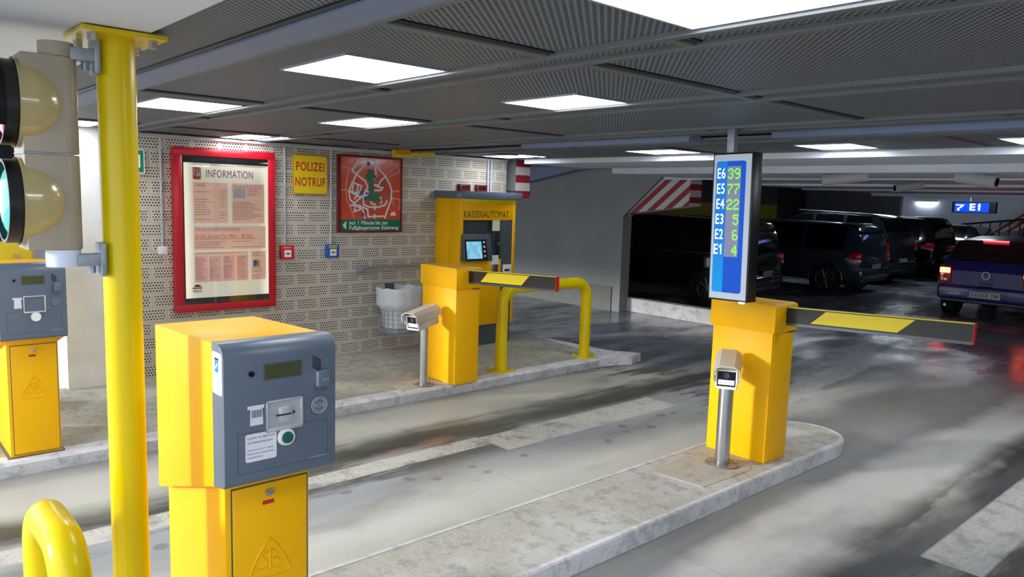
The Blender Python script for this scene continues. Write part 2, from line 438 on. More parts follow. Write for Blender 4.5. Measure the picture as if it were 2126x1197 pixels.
# patched square and chipped concrete round the camera post on the island
PATCH = m_slab('patched_concrete', (.48, .43, .38), (.40, .35, .29), (.52, .48, .43))
struct(MB().prism([(-3.0, 4.02), (-2.62, 4.06), (-2.60, 4.60), (-2.68, 4.72), (-2.99, 4.70), (-3.04, 4.40)], 'z', PAV, PAV + .003).build('trim_patch_island', PATCH))
struct(MB().prism([(-5.98, 3.9), (-5.74, 3.86), (-5.72, 4.34), (-5.95, 4.36), (-6.02, 4.1)], 'z', PAV, PAV + .003).build('trim_patch_pavement', PATCH))
struct(MB().prism([(-7.49, 4.0), (-7.1, 4.2), (-7.0, 4.9), (-7.2, 5.3), (-7.49, 5.4)], 'z', PAV, PAV + .002).build('trim_patch_wall', PATCH))
# perforated wall, pillar, wall stub
struct(MB().box(-7.75, -7.5, 1.86, 6.62, 0, CE).build('wall_left', BLOCK))
struct(MB().box(-7.9, -7.46, 1.50, 1.86, 0, CE + .2).build('pillar', CONC))
struct(MB().box(-9.5, -7.75, 1.86, 1.95, 0, CE + .2).build('wall_back_left', CONC))
# roof slab above everything
struct(MB().box(-20, 8, .2, 34, 2.75, 3.1).build('roof_slab', WALLD))
# entrance beam / white soffit
struct(MB().box(-9, 6, -.75, .81, CE - .005, 3.1).build('ceiling_entrance', PAINTW))
struct(MB().box(-9, 6, -.75, .30, CE - .06, CE - .004).build('beam_entrance', PAINTW))
# perforated metal ceiling panels between the frames
def ceiling():
    b = MB()
    rows = [(.81, 1.07, -9.4), (1.20, 1.90, -9.4), (1.94, 2.06, -9.1), (2.10, 3.08, -9.4), (3.12, 3.28, -9.2), (3.33, 4.36, -9.4), (4.40, 4.54, -9.3), (4.58, 4.88, -9.4), (5.06, 5.45, -9.4), (5.50, 6.50, -9.4)]
    for y0, y1, x in rows:
        b.box(-9.4, 2.4, y0, y1, CE + .006, CE + .02)
    return struct(b.build('ceiling', MESHM))
ceiling()
k = 3
def trim(bd, m):
    global k
    o = struct(bd.build('trim_%d' % k, m)); k += 1; return o
frames = [(1.20, 1.225), (1.90, 1.94), (2.06, 2.10), (3.08, 3.12), (3.285, 3.33), (4.36, 4.40), (4.54, 4.58), (5.06, 5.09), (5.45, 5.50), (6.50, 6.55)]
for y0, y1 in frames: trim(MB().box(-9.4, 2.4, y0, y1, CE - .012, CE + .02, .003), FRAMEC)
trim(MB().box(-9.4, 2.4, 1.07, 1.20, CE - .008, CE + .02), BLUEBAND)
trim(MB().box(-9.4, 2.4, 1.04, 1.068, CE + .0, CE + .02), BLACK)
trim(MB().box(-5.35, -3.47, 4.90, 5.05, CE - .03, CE + .02), BLUEBAND)
trim(MB().box(-2.80, 2.4, 4.92, 5.10, CE - .03, CE + .02), BLUEBAND)
trim(MB().box(-9.4, 2.4, 4.60, 4.66, CE + .002, CE + .02), BLACK)
# cross seams: a light rail and a black strip for the shadowed gap beside it
def seam(x, y0, y1):
    b = MB(); b.box(x, x + .045, y0, y1, CE - .008, CE + .02, .003); trim(b, FRAMEC)
    trim(MB().box(x + .046, x + .072, y0 + .0, y1, CE + .0005, CE + .02), BLACK)
for x in (-6.66, -4.34, -1.99, .36):
    seam(x, 1.225, 1.90); seam(x, 2.10, 3.08); seam(x, 3.33, 4.36); seam(x, 5.50, 6.50)
for x in (-5.6, -3.27, -1.50, .8):
    seam(x, 1.94, 2.06); seam(x - .5, 3.12, 3.285); seam(x + .2, 4.40, 4.54); seam(x + .35, 5.09, 5.45)
# white rail on the top edge of the perforated wall
trim(MB().box(-7.5, -7.46, 1.86, 6.6, CE - .035, CE - .012), CONDUIT)
# deeper ceiling: pale fascias stepping down and lamellas
struct(MB().box(-7.1, 8, 6.56, 6.60, 2.335, 2.6).build('beam_front', BEAMB))
struct(MB().box(-7.1, 8, 6.60, 7.8, 2.335, 2.6).build('ceiling_step', PAINTW))
struct(MB().box(-6.55, 8, 7.8, 7.84, 2.262, 2.6).build('beam_second', BEAMB))
struct(MB().box(-6.75, 8, 7.84, 11.6, 2.27, 2.6).build('ceiling_lamella', LAMELLA))
struct(MB().box(-7.1, 8, 9.45, 9.50, 2.250, 2.6).build('beam_third', BEAMB))
struct(MB().box(-7.2, 8, 11.6, 11.66, 2.235, 2.6).build('beam_fourth', BEAMB))
struct(MB().box(-7.2, 8, 11.66, 17.0, 2.25, 2.6).build('ceiling_lamella_rear', LAMELLA))
struct(MB().box(-7.2, 8, 13.9, 13.95, 2.225, 2.6).build('beam_fifth', BEAMB))
struct(MB().box(-7.2, 8, 17.0, 17.1, 2.19, 2.6).build('beam_sixth', PAINTW))
struct(MB().box(-20, -7.1, 6.62, 10.1, 2.50, 2.7).build('ceiling_ramp', WALLG))
struct(MB().prism([(-11.2, 2.12), (-9.35, 2.44), (-8.6, 2.46), (-8.6, 2.52), (-11.2, 2.52)], 'y', 9.9, 10.12).build('beam_ramp', BLUEBAND))
# ramp wall and its darker plinth
struct(MB().box(-16, -8.6, 10.12, 10.35, 0, 2.6).build('wall_ramp', WALLG))
trim(MB().box(-16, -8.6, 10.10, 10.12, 0, .42), mat('plinth_grey', (.17, .18, .17), .7, noise=.1))
struct(MB().box(-8.6, -8.42, 10.12, 10.35, 0, 1.66).build('pillar_ramp', WALLG))
struct(MB().prism([(-8.6, 1.66), (-8.42, 1.66), (-7.66, 2.31), (-7.66, 2.6), (-8.6, 2.6)], 'y', 10.12, 10.19).build('wall_ramp_upper', WALLG))
struct(MB().box(-8.66, -6.3, 10.32, 10.5, 0, .24, .01).build('kerb_wall', KERB))
# outer shell
struct(MB().box(-20.2, -20, -1, 34, 0, 3.1).build('wall_far_left', WALLD))
struct(MB().box(-20, 8, 30, 30.2, 0, 3.1).build('wall_far', WALLD))
struct(MB().box(8, 8.2, .3, 34, 0, 3.1).build('wall_right', PAINTW))
struct(MB().box(-14.6, -14.4, 10.4, 26, 0, 2.75).build('wall_parking_left', WALLD))
PY = mat('parking_yellow', (.30, .22, .004), .7)
trim(MB().box(-14.4, -14.37, 10.4, 26, 1.2, 1.95), PY)
struct(MB().box(-10.9, -7.2, 28.4, 28.6, 0, 2.75).build('wall_parking_rear', PAINTW))
struct(MB().box(-14.4, -10.9, 28.2, 28.4, 0, 2.75).build('wall_parking_corner', mat('wall_charcoal', (.10, .10, .11), .8)))
trim(MB().box(-7.2, -5.2, 29.8, 29.9, .6, 2.2), PY)

# block above the ramp edge with level stripes
t = thing('striped_beam_end', 'grey hanging concrete block with level red and white stripes above the payment machine', 'beam', (-7.5, 6.75, 2.0))
MB().box(-.5, .06, 0, .21, -.0, .4).build('block', WALLG, t)
MB().box(.06, .075, -.02, .22, -.1, .4).build('striped_face', STR_H, t)
MB().box(-.5, .06, -.02, .25, -.06, -.0).build('edge_angle', DKGREY, t)
# diagonal striped slab edge above the black van
t = thing('striped_slab_edge', 'sloping slab edge with diagonal red and white stripes above the black van', 'beam', (-7.2, 10.2, 1.8))
MB().prism([(-1.20, -.10), (-.42, .56), (.05, .56), (.05, .06)], 'y', 0, .30).build('slab_end', PAINTW, t)
MB().prism([(-1.20, -.10), (-.42, .56), (.05, .56), (.05, .06)], 'y', -.012, 0).build('striped_face', STR_D, t)
MB().box(.05, .062, 0, .30, .07, .56).build('striped_return', STR_H, t)
MB().box(-1.42, -1.1, -.02, .06, -.15, -.11).build('edge_angle', DKGREY, t)

# ------------------------------------------------------------------ ceiling light panels
def light(x0, x1, y0, y1, label, first=[None]):
    loc = ((x0 + x1) / 2, (y0 + y1) / 2, CE + .003)
    t = thing('ceiling_light', label, 'ceiling light', loc, 0, 'square recessed ceiling lights')
    a, b = (x1 - x0) / 2, (y1 - y0) / 2
    f = MB()
    for q in ((-a - .012, a + .012, -b - .012, -b), (-a - .012, a + .012, b, b + .012), (-a - .012, -a, -b, b), (a, a + .012, -b, b)): f.box(*q, -.004, .02)
    f.build('frame', ALU, t)
    MB().box(-a, a, -b, b, -.003, .015).build('diffuser', LIGHT, t)
    return t
light(-3.05, -2.53, 1.44, 1.885, 'lit square ceiling light nearest above the round yellow post and ticket machine')
light(-5.18, -4.55, 1.43, 1.885, 'lit square ceiling light just right of the yellow post, above the information board side')
light(-5.12, -4.42, 2.70, 3.07, 'lit square ceiling light above the yellow police sign')
light(-3.09, -2.57, 2.70, 3.07, 'lit square ceiling light in the middle of the ceiling above the left barrier arm')
light(-7.42, -6.80, 2.86, 3.27, 'lit square ceiling light directly above the red information board')
light(-7.25, -6.55, 6.00, 6.40, 'lit square ceiling light beside the block with level red stripes')
light(-4.98, -4.42, 5.98, 6.45, 'lit square ceiling light just left of the hanging counter display')
light(-3.18, -2.72, 5.98, 6.47, 'lit square ceiling light just right of the hanging counter display')
light(-1.70, -1.1, 5.98, 6.47, 'lit square ceiling light at the right picture edge')
light(-1.345, -.78, 1.44, 1.885, 'large overexposed square ceiling light at the top edge, nearest of all')
light(-7.35, -6.75, 1.44, 1.70, 'lit ceiling light seen between traffic light and yellow post')

for lx, ly in ((.45, 6.0), (2.2, 6.0), (.6, 2.72)):  # out-of-view panels added to brighten the deeper ceiling
    light(lx, lx + .55, ly, ly + .42, 'added unseen square ceiling light continuing the rows beyond the right picture edge')
# ------------------------------------------------------------------ ticket machine
def ticket_machine():
    t = thing('ticket_machine', 'near yellow and grey ticket machine with a white notice, beside the round yellow post', 'ticket machine', (-2.55, 1.138, PAV))
    MB().box(-.60, 0, -.16, .16, 0, .80, .006).build('body', YEL, t, 40)
    dr = MB().box(-.004, .008, -.135, .148, .02, .745, .004).build('door', YEL, t, 40)
    MB().box(.0, .0045, -.139, .152, .016, .749).build('door_gap', DKGREY, t)
    lk = MB(); lk.cyl((.006, -.005, .712), (.020, -.005, .712), .013, seg=16)
    lk.box(.018, .026, -.017, .009, .705, .716, .002); lk.box(.018, .024, .004, .010, .716, .728, .001); lk.build('lock', STEEL, dr, 40)
    MB().box(.008, .0088, -.026, .018, .667, .682).build('red_tag', BRED, dr)
    em = MB()
    cz, cy = .455, .0
    P3 = [(cy, cz + .082), (cy + .078, cz - .055), (cy - .078, cz - .055)]
    out = []
    for i in range(3):
        a, b = P3[i], P3[(i + 1) % 3]; mx, mz = (a[0] + b[0]) / 2, (a[1] + b[1]) / 2
        dx, dz = mx - cy, mz - (cz - .01); L = math.hypot(dx, dz) or 1; mx += dx / L * .018; mz += dz / L * .018
        for q in range(7):
            s = q / 7; out.append((.0085, (1 - s) ** 2 * a[0] + 2 * s * (1 - s) * mx + s * s * b[0], (1 - s) ** 2 * a[1] + 2 * s * (1 - s) * mz + s * s * b[1]))
    em.tube(out, .004, 6, True)
    em.tube([(.0085, cy + y, cz + z) for y, z in ((-.004, .030), (-.022, .036), (-.030, .022), (-.022, .008), (-.012, -.004), (-.016, -.024), (-.050, -.026))], .0035, 6)
    em.tube([(.0085, cy + y, cz + z) for y, z in ((.002, -.034), (.002, .044))], .0035, 6)
    em.tube([(.0085, cy + y, cz + z) for y, z in ((.002, .036), (.022, .028), (.022, .010), (.002, .004), (.030, -.004), (.036, -.020), (.026, -.032), (.002, -.034))], .0035, 6)
    em.build('emblem', YEL, dr, 60)
    # hood: yellow rear part, grey front shell with rounded top edge
    hd = MB().prism([(-.57, .600), (.03, .785), (.03, 1.285), (-.57, 1.262)], 'y', -.205, .197, .004).build('hood', YEL, t, 40)
    prof = [(.03, .787), (.118, .803), (.130, .818)]
    for i in range(9):
        a = math.radians(90 * i / 8); prof.append((.130 - .055 + .055 * math.cos(a), 1.290 - .055 + .055 * math.sin(a)))
    prof += [(.03, 1.290)]
    fs = MB().prism(prof, 'y', -.208, .200, .003).build('front_shell', GREY, t, 35)
    X = .1305
    c = lambda y, z: (y * .98 - 1.135, 1.9 - (1.9 - z) * .98 - .105)
    def rect(y0, z0, y1, z1): a = c(y0, z0); b = c(y1, z1); return a[0], b[0], a[1], b[1]
    y0, y1, z0, z1 = rect(1.090, 1.254, 1.222, 1.304)
    MB().box(X - .004, X + .002, y0 - .004, y1 + .006, z0 - .004, z1 + .003).build('display_bezel', DKGREY, fs)
    MB().box(X - .004, X + .0025, y0, y1, z0, z1).build('display', LCD, fs)
    b = c(1.041, 1.279); q = MB().cyl((X - .002, b[0], b[1]), (X + .006, b[0], b[1]), .0095, seg=16); q.build('lens', BLKGLOSS, fs, 40)
    y0, y1, z0, z1 = rect(1.262, 1.262, 1.309, 1.310)
    gr = MB()
    for i in range(7):
        zz = z0 + (z1 - z0) * (i + .5) / 7
        gr.box(X, X + .0008, y0 + .004, y1 - .004, -.0013, .0013, M=Matrix.Translation((0, 0, zz)) @ Matrix.Translation((0, (y0 + y1) / 2, 0)) @ Matrix.Rotation(math.radians(-30), 4, 'X') @ Matrix.Translation((0, -(y0 + y1) / 2, 0)))
    gr.build('speaker_grille', BLACK, fs)
    y0, y1, z0, z1 = rect(1.281, 1.199, 1.333, 1.262)
    rb = MB().box(X, X + .022, y0, y1, z0, z1, .005).build('card_reader', GREY, fs, 40)
    MB().box(X, X + .0195, y0 - .0012, y0 + .004, z0 + .004, z1 - .004, .001).build('reader_edge', SILVER, rb, 40)
    text([('VISITA', X + .0222, (y0 + y1) / 2 + .003, (z0 + z1) / 2 - .004, .0135, .026)], 'reader_lettering', SILVER, rb, PX, .0003)
    a = c(1.292, 1.132)
    ds = MB().cyl((X, a[0], a[1]), (X + .006, a[0], a[1]), .031, seg=32).build('contactless_disc', GREY, fs, 40)
    rg = MB()
    for r in (.0295, .0225, .0065): rg.tube([(X + .0065, a[0] + r * math.cos(2 * PI * i / 32), a[1] + r * math.sin(2 * PI * i / 32)) for i in range(32)], .0014 if r < .029 else .0024, 6, True)
    rg.build('disc_rings', SILVER, ds, 60)
    for sgn in (-1, 1):
        w2 = MB(); fan = [(a[0] + .019 * math.cos(math.radians(an)) * sgn, a[1] + .019 * math.sin(math.radians(an))) for an in range(-28, 29, 7)]
        w2.prism([(a[0] + .008 * sgn, a[1])] + fan, 'x', X + .006, X + .0072); w2.build('disc_wave', ALU, ds)
    y0, y1, z0, z1 = rect(1.091, 1.064, 1.229, 1.176)
    sl_ = MB()
    for qq in ((y0, y1, z1 - .007, z1), (y0, y1, z0, z0 + .010), (y0, y0 + .007, z0, z1), (y1 - .009, y1, z0, z1)): sl_.box(X - .002, X + .008, *qq, .0015)
    so_ = sl_.build('ticket_slot', SILVER, fs, 40)
    MB().box(X - .001, X + .001, y0 + .007, y1 - .007, z0 + .009, z1 - .007).build('slot_recess', mat('slot_metal', (.50, .52, .58), .25, metal=.4), so_)
    mid = (y0 + y1) / 2; zz = (z0 + z1) / 2
    MB().box(X, X + .010, mid - .022, mid + .028, zz - .030, zz + .026, .003).build('slot_mouth', SILVER, so_, 40)
    mo = MB().box(X + .008, X + .0115, mid - .033, mid + .022, zz - .002, zz + .003)
    mo.sph((X + .010, mid + .030, zz + .004), .005); mo.build('slot_opening', BLACK, so_, 40)
    y0, y1, z0, z1 = rect(1.029, 1.097, 1.086, 1.167)
    ic = MB().prism([(y0 + .006, z0), (y1 - .004, z0), (y1 - .007, z1 - .012), (y1, z1 - .012), (y1, z1), (y0 - .002, z1), (y0 - .002, z1 - .012), (y0 + .008, z1 - .012)], 'x', X, X + .0012).build('ticket_icon', mat('icon_white', (.68, .70, .76), .5), fs)
    bc = MB(); yy = y0 + .012
    for i in range(11):
        wv = .0014 if i % 3 else .0028; bc.box(X + .001, X + .0016, yy, yy + wv, z1 - .042, z1 - .016); yy += wv + .0014
    bc.build('barcode', DKGREY, ic)
    y0, y1, z0, z1 = rect(1.018, .969, 1.130, 1.068)
    lab = MB().prism(rrect(y0, y1, z0, z1, .008), 'x', X, X + .0012).build('notice', mat('notice_white', (.74, .73, .80), .4), fs)
    text([('Es gelten die allgemeinen', X + .0013, y0 + .006, z1 - .014, .012, .098, 'LEFT'), ('Geschäftsbedingungen!', X + .0013, y0 + .006, z1 - .030, .012, .090, 'LEFT'),
          ('Diese können an der P - Infotafel', X + .0013, y0 + .006, z1 - .056, .0085, .092, 'LEFT'), ('Parkhaus und am Kassenautomaten', X + .0013, y0 + .006, z1 - .069, .0085, .094, 'LEFT'), ('eingesehen werden.', X + .0013, y0 + .006, z1 - .082, .0085, .055, 'LEFT')],
         'notice_lettering', mat('notice_ink', (.10, .05, .12), .6), lab, PX, .0002)
    a = c(1.166, 1.036)
    bt = MB(); bt.cyl((X, a[0], a[1]), (X + .014, a[0], a[1]), .032, .027, seg=32); bto = bt.build('button_ring', WHITE, fs, 40)
    MB().cyl((X + .012, a[0], a[1]), (X + .020, a[0], a[1]), .0225, .019, seg=32).build('push_button', GREENBTN, bto, 40)
    hl = MB(); y0, y1, z0, z1 = -.165, .165, .845, .985
    for qq in ((y0, y1, z1, z1 + .0012), (y1, y1 + .0012, z0, z1), (y0, y1, z0, z0 + .0012), (y0, y0 + .0012, z0, z1)): hl.box(X - .001, X + .0006, *qq)
    hl.build('flap_outline', DKGREY, fs)
    text([('Scheidt&Bachmann', X + .0006, .130, .853, .011, .070)], 'maker_lettering', SILVER, fs, PX, .0003)
    # sticker on the left flank
    st = MB().prism(rrect(.038, .120, 1.120, 1.262, .012), 'y', -.2092, -.208).build('side_sticker', WHITE, fs)
    MB().box(.062, .092, -.2098, -.2091, 1.195, 1.235).build('sticker_blue', mat('sticker_blue', (.03, .22, .55), .4), st)
    MB().prism([(.060, 1.236), (.094, 1.236), (.094, 1.243), (.060, 1.243)], 'y', -.2098, -.2091).build('sticker_bar', BLACK, st)
    MB().prism([(.070, 1.205), (.090, 1.222), (.086, 1.228), (.066, 1.212)], 'y', -.2101, -.2097).build('sticker_arrow', WHITE, st)
    MB().prism(rrect(-.60, 0.02, -.18, .18, .01), 'z', -.0, .004).build('foot_plate', DKGREY, t)
    return t
tm = ticket_machine()
far_tm = dup(tm, (-5.75, .967, PAV), 'distant yellow and grey ticket machine at the left edge, behind the traffic light')
far_tm.scale = (1, .92, 1); far_tm.location.y = .955
for ch in list(far_tm.children):
    for gc in list(ch.children):
        if gc.name.split('.')[0] in ('side_sticker', 'notice'):
            bpy.data.objects.remove(gc)

# ------------------------------------------------------------------ barrier machine
def barrier(name_label, loc, depth):
    t = thing('barrier_machine', name_label, 'barrier', loc)
    D = depth
    MB().box(-D + .02, -.004, .012, .300, 0, .945, .008).build('housing', YEL, t, 40)
    dr = MB().box(-.006, .001, .03, .288, .02, .915, .003).build('door', YEL, t, 40)
    em = MB(); cy, cz = .16, .46
    P3 = [(cy, cz + .075), (cy + .065, cz - .045), (cy - .065, cz - .045)]
    for i in range(3): em.tube([(.001, *P3[i]), (.001, (P3[i][0] + P3[(i + 1) % 3][0]) / 2 + (.012 if i == 0 else -.012 if i == 2 else 0), (P3[i][1] + P3[(i + 1) % 3][1]) / 2 + (.012 if i != 1 else -.012)), (.001, *P3[(i + 1) % 3])], .003, 6)
    for dy in (-.022, 0, .022): em.tube([(.001, cy + dy, cz - .03), (.001, cy + dy, cz + .028 - abs(dy) * .6)], .003, 6)
    em.build('emblem', YEL, dr, 60)
    prof = [(-D, .93), (.012, .93)]
    for i in range(7):
        a = math.radians(90 * i / 6); prof.append((.012 - .03 + .03 * math.cos(a), 1.125 - .03 + .03 * math.sin(a)))
    prof += [(-D, 1.125)]
    cp = MB().prism(prof, 'y', 0, .312, .004).build('cover', YEL, t, 40)
    lk = MB(); lk.cyl((.010, .20, 1.03), (.018, .20, 1.03), .010, seg=16); lk.build('lock', STEEL, cp, 40)
    MB().box(.0, .006, .20, .29, .918, .924).build('cover_latch', DKGREY, cp)
    MB().box(-D + .03, -.01, .02, .295, -.0, .012).build('base_frame', DKGREY, t)
    # arm
    L, z0, dz, h = 1.17, .995, .05, .105
    def slope(x): return z0 + dz * (x / L)
    yc = .165
    am = MB()
    am.prism([(.012, slope(0)), (L, slope(L)), (L, slope(L) + h), (.012, slope(0) + h)], 'y', yc - .02, yc + .02)
    ar = am.build('boom', mat('boom_black', (.006, .006, .007), .42) if 'boom_black' not in bpy.data.materials else bpy.data.materials['boom_black'], t)
    def para(x0, x1, m, nm, sk=.10, e=.0015):
        MB().prism([(x0 - sk / 2, slope(x0) + .008), (x1 - sk / 2, slope(x1) + .008), (x1 + sk / 2, slope(x1) + h - .004), (x0 + sk / 2, slope(x0) + h - .004)], 'y', yc - .02 - e, yc - .02).build(nm, m, ar)
    para(.24, .80, SIGNYEL, 'yellow_field')
    MB().prism([(.015, slope(0) + h), (L, slope(L) + h), (L, slope(L) + h + .004), (.015, slope(0) + h + .004)], 'y', yc - .02, yc + .02).build('top_edge', SIGNYEL, ar)
    MB().prism([(.012, slope(0) - .018), (L, slope(L) - .018), (L, slope(L)), (.012, slope(0))], 'y', yc - .017, yc + .017).build('under_rail', mat('boom_rail', (.10, .11, .13), .3, metal=.6) if 'boom_rail' not in bpy.data.materials else bpy.data.materials['boom_rail'], ar)
    MB().box(L, L + .005, yc - .021, yc + .021, slope(L) - .016, slope(L) + h + .004, .002).build('end_cap', BRED, ar)
    return t
barrier('left yellow barrier machine with striped boom, in front of the payment machine', (-5.615, 4.36, PAV), .575)
barrier('right yellow barrier machine with striped boom, below the blue counter display', (-2.60, 4.765, PAV), .50)

# ------------------------------------------------------------------ number-plate cameras on steel posts
def plate_camera(label, loc, r, top, rz, wd):
    t = thing('camera_post', label, 'camera', loc)
    b = MB().cyl((0, 0, .012), (0, 0, top), r, seg=32).build('post', STEEL, t, 40)
    f = MB().cyl((0, 0, 0), (0, 0, .012), r * 2.3, seg=40)
    f.build('foot_flange', FLANGE, t, 40)
    for i in range(4):
        a = PI / 4 + i * PI / 2; MB().cyl((r * 1.8 * math.cos(a), r * 1.8 * math.sin(a), .012), (r * 1.8 * math.cos(a), r * 1.8 * math.sin(a), .026), .008, seg=6).build('bolt', STEEL, t)
    MB().cyl((0, 0, top), (0, 0, top + .03), r * .8, seg=24).build('swivel', ALU, t, 40)
    R = Matrix.Translation((0, 0, top + .03)) @ Matrix.Rotation(rz, 4, 'Z') @ Matrix.Rotation(math.radians(8), 4, 'X')
    w2 = wd / 2
    hs = MB().prism([(-w2 * .82, 0), (w2 * .82, 0), (w2 * .82, .12), (w2 * .5, .155), (-w2 * .5, .155), (-w2 * .82, .12)], 'y', -.16, .13, .006).build('housing', CAMBEIGE, t, 40, M=R)
    MB().prism([(-w2, .085), (-w2 * .93, .085), (-w2 * .9, .145), (-w2 * .5, .170), (w2 * .5, .170), (w2 * .9, .145), (w2 * .93, .085), (w2, .085), (w2 * .98, .150), (w2 * .56, .178), (-w2 * .56, .178), (-w2 * .98, .150)], 'y', -.215, .15).build('sun_shield', CAMBEIGE, t, 30, M=R)
    fr = MB()
    for q in ((-w2 * .8, w2 * .8, .002, .020), (-w2 * .8, w2 * .8, .128, .138), (-w2 * .8, -w2 * .68, .002, .138), (w2 * .68, w2 * .8, .002, .138)): fr.box(q[0], q[1], -.172, -.158, q[2], q[3], .002)
    fro = fr.build('front_frame', WHITE, t, 40, M=R)
    MB().box(-w2 * .7, w2 * .7, -.165, -.158, .018, .130).build('window', BLKGLOSS, fro, M=R)
    MB().cyl((0, -.170, .098), (0, -.160, .098), .021, seg=24).build('lens', mat('lens_blue', (.05, .06, .12), .1) if 'lens_blue' not in bpy.data.materials else bpy.data.materials['lens_blue'], fro, 40, M=R)
    le = MB()
    for i in range(6):
        for j in range(2): le.box(-w2 * .6 + i * w2 * .2 + .001, -w2 * .6 + (i + 1) * w2 * .2 - .001, -.169, -.164, .032 + j * .018, .048 + j * .018, .003)
    le.build('lamp_array', bpy.data.materials.get('led_white') or mat('led_white', (.9, .9, .92), .3, emit=(1, 1, 1), es=.8), fro, M=R)
    for sx in (-1, 1): MB().box(sx * w2 * .9 - .006, sx * w2 * .9 + .006, -.185, -.160, .055, .090, .002).build('clip', SILVER, t, M=R)
    return t
plate_camera('slim steel post with a number-plate camera before the left barrier machine', (-5.80, 4.14, PAV), .042, .545, math.radians(16), .18)
plate_camera('steel post with a number-plate camera before the right barrier machine', (-2.79, 4.54, PAV), .050, .565, math.radians(30), .175)

# ------------------------------------------------------------------ yellow hoops
def hoop(label, loc, span, axis, top, r, rb):
    t = thing('crash_bar', label, 'crash bar', loc)
    pl = 'yz' if axis == 'y' else 'xz'
    P = lambda u, v: (0, u, v) if axis == 'y' else (u, 0, v)
    pts = [P(0, .01), P(0, .2), P(0, .4), P(0, top - rb)] + arc(P(rb, top - rb), rb, 180, 90, 10, pl)[1:] + [P(span / 2, top)] + arc(P(span - rb, top - rb), rb, 90, 0, 10, pl) + [P(span, .4), P(span, .2), P(span, .01)]
    MB().tube(pts, r, 28).build('bar', YEL2, t, 50)
    for u in (0, span):
        p = P(u, 0); b = MB().box(p[0] - .11, p[0] + .11, p[1] - .11, p[1] + .11, 0, .010, .002).build('foot_plate', YEL2, t, 40)
        for sx in (-1, 1):
            for sy in (-1, 1): MB().cyl((p[0] + sx * .085, p[1] + sy * .085, .01), (p[0] + sx * .085, p[1] + sy * .085, .032), .012, seg=6).build('anchor_bolt', YEL2, b)
    return t
hoop('long yellow tubular crash bar beside the left barrier machine on the pavement', (-5.84, 5.15, PAV), 1.28, 'y', .87, .062, .17)
hoop('rounded yellow tubular crash bar at the bottom left corner, near the yellow post', (-2.85, .475, PAV), .42, 'x', .725, .056, .13)

